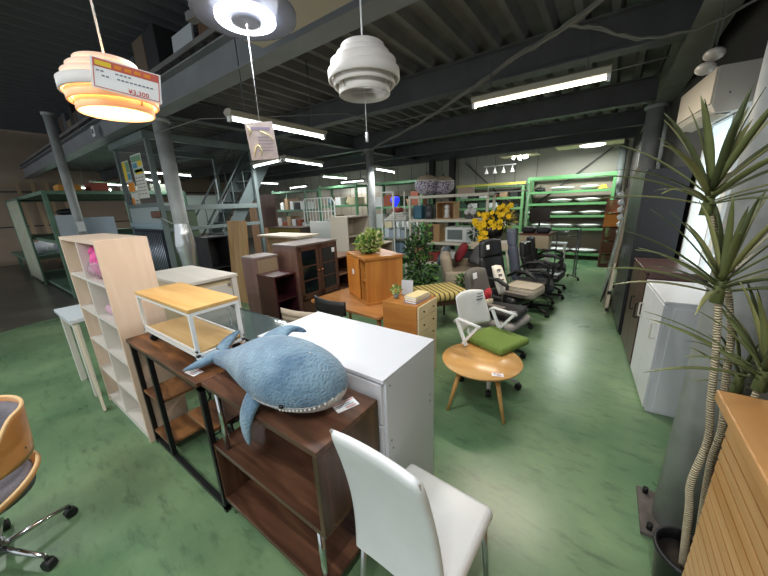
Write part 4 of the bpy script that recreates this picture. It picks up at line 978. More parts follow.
# sofa with cushions behind
t = thing('sofa', 'beige sofa with wooden arm behind the striped stool', 'sofa', (-2.02, 5.36, 0), R(24))
sf = mat('sofa_beige', 'a89c8c', .9, noise=.06, nscale=50)
put('seat', B().ob((0, 0, .36), (.75, 1.2, .16), None, .06), sf, t, smooth=True); put('backrest', B().ob((-.33, 0, .60), (.18, 1.2, .46), (0, R(-10), 0), .07), sf, t, smooth=True)
for s in (-1, 1): put('arm', B().ob((.0, s*.62, .46), (.72, .10, .22), None, .04), sf, t, smooth=True)
put('base', B().b(-.34, .34, -.56, .56, .08, .29), mat('base_dark', '3a3430', .7), t)
for sx in (-.3, .3):
    for sy in (-.5, .5): put('foot', B().cyl((sx, sy, 0), (sx, sy, .08), .02, n=10), black_plastic, t)
for lb, c_, p, r_ in (('slate blue cushion at the left end of the beige sofa', '56616e', (-2.42, 5.30, .72), (0, R(-62), R(20))), ('dark red cushion in the middle of the beige sofa', '7c1f2a', (-2.22, 5.66, .74), (0, R(-60), R(30))), ('grey cushion at the right end of the beige sofa', '5c6064', (-1.90, 5.70, .70), (0, R(-55), R(50)))):
    t = thing('cushion', lb, 'cushion', p); put('cover', B().pillow((0, 0, 0), (.40, .42, .15), r_), mat('cushion_'+c_, c_, .9, noise=.1, nscale=40), t)

# ================================================================== RIGHT SIDE
# white cabinet, brown cabinet, tall black cabinet along the wall
t = thing('white_cabinet', 'white cabinet with handled doors facing the aisle, right of the walkway', 'cabinet', (.42, 2.93, 0), R(4))
LX, DY, HZ = .40, .72, .93
put('body', B().b(.02, LX, 0, DY, 0, HZ-.02), white, t, bevel=.002); put('top_panel', B().b(-.0, LX, -.004, DY, HZ-.02, HZ), white, t, bevel=.003)
put('side_overlay', B().b(.06, LX-.01, -.006, 0, .02, HZ-.05), mat('side_grey_white', 'd5d9de', .4), t, bevel=.002)
for k in range(2):
    y0 = .004+k*DY/2; o = put('door', B().b(0, .0195, y0, y0+DY/2-.008, .03, HZ-.03), white, t, bevel=.003)
    yh = y0+(.08 if k == 0 else .28); put('handle', B().bar((-.03, yh, .60), (-.03, yh, .72), .01).bar((-.03, yh, .60), (0, yh, .60), .01).bar((-.03, yh, .72), (0, yh, .72), .01), mat('handle_white', 'c9c6bd', .4), o)
put('screw_cap', B().cyl((.20, -.0075, .06), (.20, -.006, .06), .004, n=8), ink, t)
t = thing('brown_cabinet', 'dark brown topped cabinet between the white cabinet and the tall black one', 'cabinet', (.365, 3.69, 0), R(4))
db = wood('dark_choc', '3d2824', '513732', 'z', 6, 9, .35)
put('body', B().b(.02, .40, 0, .78, 0, .98), db, t); put('top_panel', B().b(-.005, .405, -.004, .785, .98, 1.0), mat('choc_top', '4e3733', .3), t, bevel=.002)
for k in range(2):
    o = put('door', B().b(0, .0195, .004+k*.39, .385+k*.39, .03, .96), db, t, bevel=.002); yh = .06+k*.28; put('handle', B().bar((-.03, yh, .52), (-.03, yh, .66), .01).bar((-.03, yh, .52), (0, yh, .52), .01).bar((-.03, yh, .66), (0, yh, .66), .01), black_metal, o)
t = thing('tall_cabinet', 'tall black cabinet against the right wall beyond the brown-topped cabinet', 'cabinet', (.30, 4.58, 0), R(4))
bk = mat('black_side', '131318', .5)
put('body', B().b(.0, .36, 0, 1.0, 0, 1.95), bk, t, bevel=.003)
for k in range(2): o = put('door', B().b(-.018, -.0005, .004+k*.5, .496+k*.5, .03, 1.93), mat('black_door', '26242a', .35), t, bevel=.002); put('handle', B().bar((-.04, .44+k*.12, .9), (-.04, .44+k*.12, 1.05), .01).bar((-.04, .44+k*.12, .9), (-.018, .44+k*.12, .9), .008).bar((-.04, .44+k*.12, 1.05), (-.018, .44+k*.12, 1.05), .008), chrome, o)
# boards standing beyond the black cabinet
bd = B(); bd.prism([(.0, 0), (.03, 0), (.16, 2.05), (.13, 2.05)], 5.66, 6.2, 'y'); bd.bm.transform(Matrix.Translation((.12, 0, 0))); tag(put('leaning_board', bd, wood('weathered', '77705f', '93897a', 'z', 5, 9, .7), bevel=.002), 'tall weathered grey-brown board leaning just beyond the black cabinet', 'board')
bd = B(); bd.prism([(.0, 0), (.025, 0), (.14, 1.3), (.115, 1.3)], 6.3, 6.9, 'y'); bd.bm.transform(Matrix.Translation((.08, 0, 0))); tag(put('leaning_board', bd, mat('glassy_grey', '9aa39f', .25, noise=.15, nscale=6), bevel=.002), 'pale grey reflective board leaning by the wall behind the weathered board', 'board')
t = thing('easel_stand', 'folding stand with one black slanting leg by the leaning boards', 'stand', (.14, 5.75, 0))
put('slanted_leg', B().bar((-.06, .25, 0), (.10, .25, .95), .03, .02), black_metal, t)
put('upright', B().bar((.0, -.35, .0), (.03, -.35, .75), .035, .02).bar((.03, -.1, .0), (.05, -.1, .6), .03, .02), mat('stand_ivory', 'bdb7a8', .5), t)
put('clip', B().ob((.02, -.35, .32), (.05, .05, .05)).ob((.02, -.35, .06), (.05, .05, .05)), black_plastic, t)
for i in range(6):
    z = 1.02+i*.13
    tag(put('lamp_shade', B().lathe([(.03, 0), (.075, .09), (.07, .09), (.025, 0)], (.17-.012*i, 7.15+.10*(i % 2), z), n=16, rot=(0, R(70), 0)), mat('opal_white', 'e2e6ea', .35)), '%s of the small white glass shades hooked beside the crates' % ['lowest', 'second from the bottom', 'third from the bottom', 'third from the top', 'second from the top', 'topmost'][i], 'lamp shade', 'white glass shades by the crates')
t = thing('shade_stand', 'slim post holding the small white glass shades by the leaning boards', 'stand', (.22, 7.2, 0)); put('post', B().bar((0, 0, 0), (0, 0, 1.8), .04, .04), MATS['weathered'], t)
bd = B()
for i in range(6): bd.bar((0, (-.05 if i % 2 == 0 else .05), 1.03+i*.13), (-.05, (-.05 if i % 2 == 0 else .05), 1.03+i*.13), .01)
put('hook', bd, black_metal, t); put('foot', B().b(-.12, .10, -.15, .15, 0, .02), black_metal, t)

# orange crates in a stack
for i, (c_, tl) in enumerate((('6b4632', 'lowest crate'), ('7a4c33', 'second crate from the floor'), ('7a4c33', 'middle crate'), ('e08a32', 'bright orange crate'), ('9a6244', 'topmost crate'))):
    cm_ = mat('crate_'+c_, c_, .55); h = .31; z0 = i*.322
    t = thing('crate', tl+' in the slatted stack at the end of the platter shelves', 'crate', (.16, 9.35, z0), R(-3), 'stacked slatted crates')
    bd = B(); bd.b(-.19, .19, -.26, .26, 0, .012)
    put('base', bd, cm_, t)
    bd = B()
    for k in range(6 if i != 3 else 1):
        z = .02+k*.047; hh = .028 if i != 3 else .26
        bd.b(-.2, -.188, -.27, .27, z, z+hh).b(.188, .2, -.27, .27, z, z+hh).b(-.188, .188, -.27, -.258, z, z+hh).b(-.188, .188, .258, .27, z, z+hh)
    put('slatted_wall', bd, cm_, t)
    for sx in (-.193, .193):
        for sy in (-.263, 0, .263): put('corner_post', B().b(sx-.014, sx+.014, sy-.014, sy+.014, 0, h), cm_, t)
put_ = None

# air conditioner
acm = mat('ac_ivory', 'cdc3b4', .4); acd = mat('ac_dark', '3a3835', .5)
t = thing('air_conditioner', 'ivory wall air conditioner above the dracaena at upper right', 'air conditioner', (.55, 3.66, 2.28), R(6.1))
prof = [(.0, .06), (.03, .0), (.14, .0), (.235, .03), (.235, .325), (.01, .325), (.0, .32)]
put('body', B().prism([(x, z) for x, z in prof], 0.0, .85, 'y'), mat('ac_body', 'b9b4ad', .4), t, bevel=.006)
put('front_panel', B().prism([(-.012, .07), (-.0005, .07), (-.0005, .322), (-.008, .322), (-.012, .316)], .004, .846, 'y'), acm, t, bevel=.003)
put('louver', B().ob((.025, .42, .004), (.06, .76, .008), (0, R(28), 0)).ob((.085, .42, -.012), (.05, .76, .008), (0, R(18), 0)), acm, t); put('outlet', B().b(.03, .13, .04, .80, -.004, .0), acd, t)
put('sensor', B().cyl((.09, -.004, .13), (.09, 0, .13), .006, n=10), ink, t)
# its hose cover
tag(put('hose_cover', B().b(wallx(3.5)-.11, wallx(3.5)-.02, 3.50, 3.60, 1.2, 2.3), white_metal, bevel=.01), 'white hose duct running down beneath the air conditioner', 'duct')

# slatted cedar cabinet, bottom right
ced = wood('cedar', 'b07c48', 'c99a66', 'y', 4, 10, .35, coat=.2)
t = thing('louvre_cabinet', 'golden cedar cabinet with horizontal louvre slats at bottom right corner', 'cabinet', (.345, .15, 0))
put('top_panel', B().b(0, .62, 0, 1.13, 1.065, 1.10), ced, t, bevel=.004)
put('body', B().b(.05, .58, .03, 1.09, .03, 1.065), wood('cedar_groove_shade', '6e451f', '80522a', 'x', 4, 10, .4), t)  # body darker than the slats: shade of the grooves put into its colour
put('edge_rail', B().b(.03, .06, .02, 1.10, 1.02, 1.065), ced, t)
put('raised_lip', B().b(.56, .62, 0, 1.13, 1.10, 1.125), mat('lip_light', 'd8a874', .4), t, bevel=.003)
for k in range(22):
    z = .06+k*.0435; put('louvre', B().ob((.040, .56, z+.018), (.014, 1.06, .034), (0, R(2), 0)), ced, t)
put('plinth', B().b(.06, .57, .04, 1.08, 0, .03), black_plastic, t)

# dracaena
t = thing('dracaena', 'tall potted dracaena with three spiky crowns beside the steel column', 'plant', (.45, 1.47, 0))
put('pot', B().lathe([(0, 0), (.085, 0), (.105, .22), (.114, .23), (.114, .25), (.10, .25), (.098, .22), (.08, .02), (0, .02)], n=40), mat('pot_black', '16171a', .4), t)
soil(t, .097, .20)
bark = bpy.data.materials.new('ringed_bark'); bark.use_nodes = True; N, L = nn(bark); b = N['Principled BSDF']; b.inputs['Roughness'].default_value = .85
tcn = N.new('ShaderNodeTexCoord'); wv = N.new('ShaderNodeTexWave'); wv.inputs['Scale'].default_value = 34; wv.bands_direction = 'Z'; wv.inputs['Distortion'].default_value = 5; wv.inputs['Detail'].default_value = 3; rp = N.new('ShaderNodeValToRGB'); e = rp.color_ramp.elements
e[0].position = .2; e[0].color = lin('8f8168'); e[1].position = .6; e[1].color = lin('cfc2a4'); L.new(tcn.outputs['Object'], wv.inputs['Vector']); L.new(wv.outputs['Fac'], rp.inputs['Fac']); L.new(rp.outputs['Color'], b.inputs['Base Color'])
bp = N.new('ShaderNodeBump'); bp.inputs['Distance'].default_value = .004; L.new(wv.outputs['Fac'], bp.inputs['Height']); L.new(bp.outputs['Normal'], b.inputs['Normal'])
def smooth_path(P, n=6):
    return [Vector(p) for p in spline([tuple(q)+(0,) for q in P], n)] if False else [Vector(p[:3]) for p in spline([(q[0], q[1], q[2], 0, 0) for q in P], n)]
T1 = [(.48, 1.49, .19), (.445, 1.50, .65), (.445, 1.50, .84), (.42, 1.50, 1.04), (.40, 1.50, 1.23), (.34, 1.50, 1.46), (.27, 1.50, 1.65)]
T2 = [(.435, 1.445, .19), (.40, 1.42, .50), (.385, 1.42, .63), (.40, 1.43, .82), (.38, 1.43, .98), (.36, 1.43, 1.17), (.33, 1.43, 1.38)]
T3 = [(.47, 1.43, .19), (.435, 1.38, .5), (.43, 1.37, .76), (.445, 1.36, .95), (.455, 1.36, 1.12)]
leafm = [mat('blade_olive', '868656', .42, noise=.12, nscale=12), mat('blade_green', '6d7549', .42, noise=.12, nscale=12), mat('blade_dark', '4d5638', .45, noise=.12, nscale=12)]
for P, r_ in ((T1, .0105), (T2, .0115), (T3, .0105)):
    SPp = smooth_path([Vector(q)-Vector((.45, 1.47, 0)) for q in P]); put('trunk', B().tube(SPp, [r_*(1.15-.35*i/len(SPp)) for i in range(len(SPp))], 14), bark, t, smooth=True)
def crown(c, n, ln, seed, up=.55, dark=0, wd=.024, az=None):
    rn = random.Random(seed); bd = B(); c = Vector(c)-Vector((.45, 1.47, 0))
    bd.m(1).cyl(c-Vector((0, 0, .03)), c+Vector((0, 0, .10)), .018, .008, 10)
    for k in range(n):
        a = k*2.39996+rn.uniform(-.2, .2); q = (k+.5)/n
        el = R(84-76*q); L_ = ln*rn.uniform(.82, 1.08)*(1-.25*(1-q)**2); w_ = wd*rn.uniform(.85, 1.15)
        d = Vector((math.cos(a), math.sin(a), 0)); sd = Vector((-math.sin(a), math.cos(a), 0)); bd.mi = rn.choice((0, 1, 1, 2)) if not dark else rn.choice((1, 2, 2))
        p = c+Vector((0, 0, .09*(1-q)))+d*.012; e_ = el; P = []; n_ = 9; tw = rn.uniform(-.25, .25)
        for i in range(n_+1):
            f = i/n_; ww = w_*(.75+.5*math.sin(min(1, f*1.6)*PI*.6))*(1-f**3)*.5+.0004
            nr = (d*-math.sin(e_)+Vector((0, 0, 1))*math.cos(e_)); s2 = (sd*math.cos(tw)+nr*math.sin(tw))
            P.append((p+s2*ww+nr*ww*.35, p.copy(), p-s2*ww+nr*ww*.35)); p = p+(d*math.cos(e_)+Vector((0, 0, 1))*math.sin(e_))*L_/n_; e_ -= (R(1.6)+q*R(3.2))*(.5+f)*rn.uniform(.6, 1.2)
        V = [[bd.bm.verts.new(x) for x in row] for row in P]
        for i in range(n_):
            for j in range(2):
                f = bd.bm.faces.new((V[i][j], V[i][j+1], V[i+1][j+1], V[i+1][j])); f.material_index = bd.mi; f.smooth = True
    o = put('leaf_crown', bd, leafm, t); md = o.modifiers.new('thickness', 'SOLIDIFY'); md.thickness = .0015; return o
crown((.27, 1.50, 1.65), 33, .35, 11, wd=.018)
crown((.33, 1.43, 1.37), 31, .34, 23, wd=.016)
crown((.455, 1.36, 1.12), 28, .33, 31, wd=.015)
crown((.47, 1.56, 1.00), 14, .18, 37, dark=1, wd=.010)
put('side_shoot', B().tube([(-.005, .03, .78), (.005, .06, .9), (.02, .09, 1.0)], [.012, .01, .008], 8), bark, t)

# ================================================================== LEFT BACK: stair enclosure, racks
t = thing('stair_enclosure', 'grey-green glazed stair enclosure with posters behind the left pillar', 'booth', (-8.55, 2.42, 0))
LX, DY, HZ = 1.75, 2.1, 2.98
bd = B()
for (x, y) in ((0, 0), (LX-.08, 0), (0, DY-.08), (LX-.08, DY-.08)): bd.b(x, x+.08, y, y+.08, 0, HZ)
bd.b(-.06, LX+.06, -.05, .05, HZ-.02, HZ+.10).b(LX-.05, LX+.06, .05, DY, HZ-.02, HZ+.10).b(-.06, .05, .05, DY, HZ-.02, HZ+.10)
bd.b(.08, LX-.08, .0, .06, 1.80, 1.88).b(LX-.07, LX-.01, .08, DY-.08, 1.72, 1.82).b(LX-.07, LX-.01, .08, DY-.08, 1.33, 1.40)
put('frame', bd, booth_paint, t, bevel=.004)
put('front_pane', B().b(.08, LX-.08, .025, .033, 1.88, HZ-.02), mat('dim_glass', '6a6c6e', .06, alpha=.30, spec=.6), t)
put('lower_panel', B().b(.08, LX-.08, .01, .05, 1.50, 1.80), mat('pale_panel', 'a2adaf', .5), t, bevel=.003)
put('side_panel', B().b(LX-.05, LX-.03, .08, .62, 0, 1.72), mat('olive_green_panel', '44543f', .6), t)
put('vent_panel', B().b(.10, LX-.08, .015, .05, .0, 1.42).b(.06, LX-.04, -.03, .05, 1.42, 1.50), mat('blue_grey_panel', '93a8b0', .45), t)
bd = B()
for k in range(34): bd.b(.16+k*.043, .175+k*.043, -.004, .016, .25, 1.34)
bd.b(.13, LX-.12, -.002, .012, .2, 1.38); put('fins', bd, mat('fin_dark', '262b36', .35, .5), t)
bd = B()
for k in range(17): bd.cyl((.18+k*.086, -.02, .27), (.18+k*.086, -.02, 1.32), .008, n=6)
put('coil', bd, mat('coil_silver', 'aeb8c4', .3, .7), t)
put('junction_box', B().ob((LX-.10, -.06, 1.66), (.22, .10, .13), None, .03), mat('box_brown', '6a4a3c', .6), t)
put('hanging_cord', B().tube([(LX+.02, -.03, 1.6), (LX+.03, .18, 1.45), (LX+.02, .30, 1.1), (LX+.03, .22, .8), (LX+.02, .38, .5), (LX+.03, .30, .0)], .009, 8), mat('cord_grey', 'a9aca8', .5), t, smooth=True)
# posters on the glass
def poster(label, x0, x1, z0, z1, bands):
    bd = B(); y = 2.443; bd.m(0).b(x0, x1, y-.003, y, z0, z1); H_ = z1-z0; W_ = x1-x0
    for (i, a, b_, c_, d) in bands: bd.m(i).b(x0+a*W_, x0+b_*W_, y-.005, y-.0032, z0+c_*H_, z0+d*H_)
    tag(put('poster', bd, [mat('poster_paper', 'd8d6ca', .6), mat('p_green', '6f9a78', .6), yellow_ink, orange_ink, blue_ink, ink]), label, 'poster')
rows = [(5, .08+.28*c_, .26+.28*c_, .10+.075*r_, .115+.075*r_) for r_ in range(6) for c_ in range(3)]
poster('tall white schedule poster with green and yellow header on the enclosure glass', -7.75, -7.22, 1.98, 2.78, [(1, .05, .95, .84, .97), (4, .05, .5, .70, .82), (2, .55, .95, .72, .84), (1, .05, .95, .60, .68), (2, .2, .9, .56, .66)]+rows)
poster('green and yellow poster at the upper left of the enclosure glass', -8.30, -7.92, 2.32, 2.72, [(2, .03, .45, .1, .95), (1, .5, .97, .45, .95), (4, .5, .97, .1, .4)])
poster('orange square notice below the green poster on the enclosure glass', -8.22, -7.86, 2.12, 2.31, [(3, .05, .95, .05, .95)])
poster('white and orange leaflet at the bottom of the enclosure glass', -8.18, -7.78, 1.78, 2.10, [(3, .0, .35, .0, .7), (5, .45, .9, .5, .55), (5, .45, .9, .35, .40), (3, .7, .95, .05, .25)])
# staircase inside
t = thing('staircase', 'steel staircase rising behind the enclosure towards the loft', 'stairs', (-7.7, 2.8, 0))
st = mat('stair_paint', '566263', .55)
for i, x in enumerate((0, .75)): put('stringer', B().prism([(.0, 0.0), (.3, 0.0), (2.6, 3.3), (2.6, 3.6), (2.45, 3.6)], x, x+.04, 'x'), st, t)
for k in range(14): put('tread', B().b(.04, .75, .12+k*.172, .34+k*.172, .22+k*.235, .245+k*.235), st, t)
for x in (.02, .77):
    put('handrail', B().tube([(x, .2, 1.0), (x, 2.5, 4.3)], .02, 8), st, t)
    bd = B()
    for k in range(8): bd.cyl((x, .25+k*.3, .2+k*.41), (x, .25+k*.3, 1.05+k*.43), .012, n=6)
    put('baluster', bd, st, t)
def rack(label, x0, x1, y0, y1, zs, h, m, postw=.07, cat='rack', bracing=False, shelfm=None, name='steel_rack'):
    t = thing(name, label, cat, (x0, y0, 0)); w_, d_ = x1-x0, y1-y0
    for x in (0, w_-postw):
        for y in (0, d_-postw): put('post', B().b(x, x+postw, y, y+postw, 0, h), m, t, bevel=.003)
    for z in zs:
        bd = B(); bd.b(postw, w_-postw, 0, .04, z-.07, z).b(postw, w_-postw, d_-.04, d_, z-.07, z).b(.01, .05, postw, d_-postw, z-.07, z).b(w_-.05, w_-.01, postw, d_-postw, z-.07, z)
        s = put('shelf', bd, m, t, bevel=.003); put('shelf_board', B().b(.02, w_-.02, .04, d_-.04, z-.02, z-.004), shelfm or m, s)
    return t
rack('green steel rack with curtained end at the far left', -13.6, -9.1, 1.28, 3.9, (.12, 1.22, 2.2), 2.2, dkgreen)
cur = mat('curtain_sage', 'b3b7a0', .8, noise=.06, nscale=4)
bd = B(); bd.grid(lambda u, v: (-13.7+2.1*u, 1.20+.03*math.sin(u*34), .08+2.03*v), 90, 4, .006); tag(put('curtain', bd, cur, smooth=True), 'sage grey curtain closing the end of the far-left green rack', 'curtain')
put_r = thing('curtain_rail', 'rail with two legs carrying the sage curtain at the far left', 'rail', (-13.75, 1.2, 0)); put('rail', B().cyl((0, 0, 2.14), (2.2, 0, 2.14), .02, n=8), dkgreen, put_r); put('leg', B().cyl((0, 0, 0), (0, 0, 2.18), .02, n=8), dkgreen, put_r); put('leg', B().cyl((2.2, 0, 0), (2.2, 0, 2.14), .02, n=8), dkgreen, put_r)
boxthing('carton', 'white carton with a printed panel on the middle shelf of the far-left green rack', 'box', -9.65, -9.12, 1.36, 1.72, 1.225, 1.72, mat('carton_white', 'b9c2cc', .5))
boxthing('carton', 'second pale carton on the middle shelf of the far-left green rack', 'box', -9.65, -9.14, 1.78, 2.3, 1.225, 1.65, mat('carton_blue', 'a3b2bf', .5))
o = put('helmet_bag', B().sph((-9.35, 1.62, 1.78), (.16, .20, .07), 14), black_plastic); tag(o, 'black rounded bag on top of the white carton at far left', 'bag')
for i in range(3): boxthing('flat_panel', ['nearest', 'middle', 'farthest'][i]+' of the pale flat panels standing in the bottom of the far-left green rack', 'board', -9.65, -9.12, 1.38+i*.28, 1.42+i*.28, .13, 1.0, mat('flat_grey_blue', '9db0b8', .4), group='flat panels in the green rack')
for i, (c_, y, w) in enumerate((('c98a35', 1.8, .35), ('8b3d30', 2.3, .3), ('a8a294', 2.8, .4), ('6d7468', 3.4, .4))): boxthing('carton', '%s carton on the top shelf of the far-left green rack' % ['orange', 'dull red', 'light grey', 'olive grey'][i], 'box', -9.6, -9.15, y-.25, y-.25+w, 2.205, 2.32+.05*(i % 2), mat('ct_'+c_, c_, .6))
# whiteboards and more racks beyond
for i, (y0, y1, z0, z1, x) in enumerate(((4.3, 5.5, 1.0, 2.15, -10.6), (4.3, 5.4, 1.1, 2.0, -12.8))):
    t = thing('whiteboard', ['pale green-white wheeled board standing beyond the far-left rack', 'smaller pale wheeled board farther back at left'][i], 'board', (x, y0, 0))
    put('panel', B().b(0, .03, 0, y1-y0, z0, z1), mat('board_white', 'b4c2bd', .4), t); put('frame', B().b(-.01, .04, -.02, 0, 0, z1+.02).b(-.01, .04, y1-y0, y1-y0+.02, 0, z1+.02).b(-.01, .04, -.02, y1-y0+.02, z1, z1+.025), mat('alu', '9aa0a0', .4, .6), t); put('foot', B().b(-.25, .28, -.02, .02, 0, .03).b(-.25, .28, y1-y0-.02, y1-y0+.02, 0, .03), MATS['alu'], t)
# wood planks against the left wall
for i in range(4):
    bd = B(); y = 1.9+i*.38; bd.prism([(-17.9, 3.0), (-17.86, 3.0), (-17.2, 0), (-17.24, 0)], y, y+.10, 'y'); tag(put('timber_post', bd, mat('timber_tan', 'a58d70', .7)), ['nearest', 'second', 'third', 'farthest'][i]+' of the pale timbers leaning on the far-left wall', 'timber', 'timbers on the left wall')
for i, (x, y, c_, r_) in enumerate(((-14.6, 1.6, 'cdd2da', .25), (-14.2, 2.1, 'b3b9c6', .22), (-15.3, 1.9, 'd8d8dc', .28))):
    tag(put('plastic_bag', B().sph((x, y, .75), (r_, r_, r_*.8), 12), mat('bagw_%d' % i, c_, .4, bump=.8, bscale=8)), ['large pale plastic bag nearest the curtain at the far left', 'small bluish plastic bag on the far-left low platform', 'white plastic bag farthest back on the far-left low platform'][i], 'bag')
t = thing('low_platform', 'low green-edged platform along the far-left side', 'platform', (-17.2, 1.2, 0)); put('deck', B().b(0, 3.2, 0, 1.6, .45, .55), mat('platform_top', '5f7a68', .5), t)
for x in (.1, 3.0):
    for y in (.1, 1.4): put('leg', B().b(x, x+.08, y, y+.08, 0, .45), dkgreen, t)

# middle-left far racks
rack('long green rack in the far middle left, behind the white wire frame', -11.2, -9.2, 8.0, 8.7, (.15, .9, 1.6, 2.3), 2.35, dkgreen)
rack('green rack in the far middle, left of the central pillar', -8.7, -6.9, 8.2, 8.9, (.15, .9, 1.7, 2.35), 2.4, green_paint)
rack('green rack just right of the central pillar in the distance', -6.5, -4.6, 8.5, 9.2, (.15, .9, 1.6, 2.35), 2.4, green_paint)
rn = random.Random(12); cols = [('light grey', 'c4c7c6'), ('black', '2a2a2c'), ('tan', 'a5886a'), ('blue-grey', '7f97a6'), ('white', 'dcdedd'), ('dark green', '33503f'), ('rust', '8a4a35'), ('cream', 'cdbf9f')]
def stock(x0, x1, y0, y1, z, hmax, n, where, minw=.12):
    w_ = (x1-x0)/n
    for i in range(n):
        nm, c_ = cols[rn.randrange(len(cols))]; a = x0+i*w_+.015; bw = w_*rn.uniform(.6, .9); h = hmax*rn.uniform(.4, .95)
        ordn = ['leftmost', 'second from left', 'third from left', 'fourth from left', 'fifth from left', 'sixth from left', 'seventh from left'][i]
        k = rn.random()
        if k < .62: o = put('carton', B().b(a, a+bw, y0+.05, y1-.12, z, z+h), mat('st_'+c_, c_, .6), bevel=.008); ct = 'box'
        elif k < .85:
            r_ = min(bw, y1-y0)/2*.9; o = put('vase', B().lathe([(0, 0), (r_*.5, 0), (r_, h*.4), (r_*.5, h*.8), (r_*.6, h), (r_*.5, h), (r_*.4, h*.8), (0, h*.75)], (a+bw/2, (y0+y1)/2-.05, z), n=20), mat('st_'+c_, c_, .6)); ct = 'vase'
        else:
            r_ = min(bw, y1-y0)/2*.8; o = put('basin', B().lathe([(0, 0), (r_*.6, 0), (r_, h*.5), (r_*.94, h*.5), (r_*.55, .015), (0, .015)], (a+bw/2, (y0+y1)/2-.05, z), n=20), mat('st_'+c_, c_, .6)); ct = 'bowl'
        tag(o, '%s %s, %s on %s' % (nm, ct, ordn.replace('second from left', 'second').replace('third from left', 'third').replace('fourth from left', 'fourth').replace('fifth from left', 'fifth').replace('sixth from left', 'rightmost'), where), ct)
for z, q in ((.15, 'bottom shelf'), (.9, 'second shelf'), (1.6, 'third shelf')): stock(-11.1, -9.3, 8.0, 8.7, z, .5, 6, '%s of the leftmost distant green rack' % q)
for z, q in ((.9, 'second shelf'), (1.7, 'upper shelf')): stock(-8.6, -7.0, 8.2, 8.9, z, .5, 5, '%s of the green rack left of the pillar' % q)
for z, q in ((.9, 'second shelf'), (1.6, 'upper shelf')): stock(-6.4, -4.7, 8.5, 9.2, z, .5, 5, '%s of the green rack right of the pillar' % q)

# white wire frame bed / cage
t = thing('bed_frame', 'white tubular bed frame standing on end among the far racks', 'frame', (-7.6, 6.5, 0))
bd = B(); bd.tube([(0, 0, 0), (0, 0, 1.80), (.08, 0, 1.92), (1.2, 0, 1.92), (1.3, 0, 1.8), (1.3, 0, 0)], .02, 8); put('outer_tube', bd, white_metal, t, smooth=True)
bd = B(); bd.bar((0, 0, 1.55), (1.3, 0, 1.55), .02).bar((0, 0, 1.15), (1.3, 0, 1.15), .02).bar((0, 0, .6), (1.3, 0, .6), .02)
for k in range(1, 10): bd.bar((k*.13, 0, 1.15), (k*.13, 0, 1.90), .014)
put('bar', bd, white_metal, t); bd = B(); bd.bar((0, 0, .01), (0, .5, .01), .03).bar((1.3, 0, .01), (1.3, .5, .01), .03); put('foot', bd, white_metal, t)
# brown standing panels
for i, (x0, x1, y, h, c_, lb) in enumerate(((-9.1, -8.3, 6.0, 2.1, '5b443e', 'tall dark mauve-brown panel standing by the steel partition'), (-8.1, -7.6, 5.4, 1.15, 'a17a5c', 'low reddish-tan patterned panel standing by the steel partition'), (-8.9, -8.45, 5.5, 1.9, '8a6a50', 'tan board standing left of the dark mauve-brown panel'))):
    t = thing('standing_panel', lb, 'panel', (x0, y, 0)); put('board', B().b(0, x1-x0, 0, .04, .02, h), wood('panel_'+c_, c_, '%02x%02x%02x' % tuple(min(255, int(int(c_[j:j+2], 16)*1.2)) for j in (0, 2, 4)), 'z', 5, 8, .5), t); put('foot', B().b(0, .05, -.15, .19, 0, .02).b(x1-x0-.05, x1-x0, -.15, .19, 0, .02), black_metal, t)

# chrome display rack by the pillar with white pile and blue lamp
t = thing('wire_shelf', 'white tube display shelf right of the central pillar', 'shelf', (-4.72, 6.55, 0))
for x in (0, .36, .69):
    for y in (0, .5): put('post', B().b(x, x+.03, y, y+.03, 0, 1.98 if x < .5 else 1.4), mat('tube_ivory', 'cfd0c8', .4), t)
for z in (.45, .85, 1.28): put('shelf', B().b(0, .72, 0, .53, z-.02, z), mat('wire_grey', 'a9afb0', .4, .3), t)
put('top_rail', B().b(.03, .38, 0, .03, 1.95, 1.98), MATS['tube_ivory'], t)
for i in range(4): tag(put('folded_linen', B().ob((-4.32, 6.8, 1.305+i*.045), (.66-.11*i, .46-.05*i, .043), None, .02), mat('linen', 'c2c0b9', .8), smooth=True), ['lowest', 'second lowest', 'second highest', 'topmost'][i]+' of the pale linens piled right of the central pillar', 'linen', 'pale linens pile')
for i in range(4): boxthing('carton', ['leftmost', 'second', 'third', 'rightmost'][i]+' pale carton under the linens on the white display shelf', 'box', -4.68+i*.165, -4.53+i*.165, 6.6, 7.0, .855, 1.08-.04*(i % 2), mat('carton_pale_%d' % (i % 2), ('b6bfc8', '8c9aa6')[i % 2], .5))
for i in range(3): boxthing('carton', ['left', 'middle', 'right'][i]+' blue-grey bin on the lowest tier of the white display shelf', 'box', -4.68+i*.22, -4.48+i*.22, 6.6, 7.0, .455, .72, mat('bin_blue', '5f7184', .5))
t = thing('table_lamp', 'small lamp with glowing deep blue shade right of the central pillar', 'lamp', (-4.88, 7.45, 0))
put('stand', B().cyl((0, 0, 0), (0, 0, 1.60), .015, n=8).cyl((0, 0, 0), (0, 0, .03), .14), black_metal, t); put('shade', B().lathe([(.03, 1.60), (.13, 1.78), (.10, 1.86), (.0, 1.88)], n=20), emit('blue_glow', '1a25f0', 2.2), t)
tag(put('red_cushion', B().pillow((-4.42, 6.85, 1.53), (.28, .24, .13)), mat('rust_red', '8a3a30', .8)), 'small rust red cushion on the pale linen pile', 'cushion')

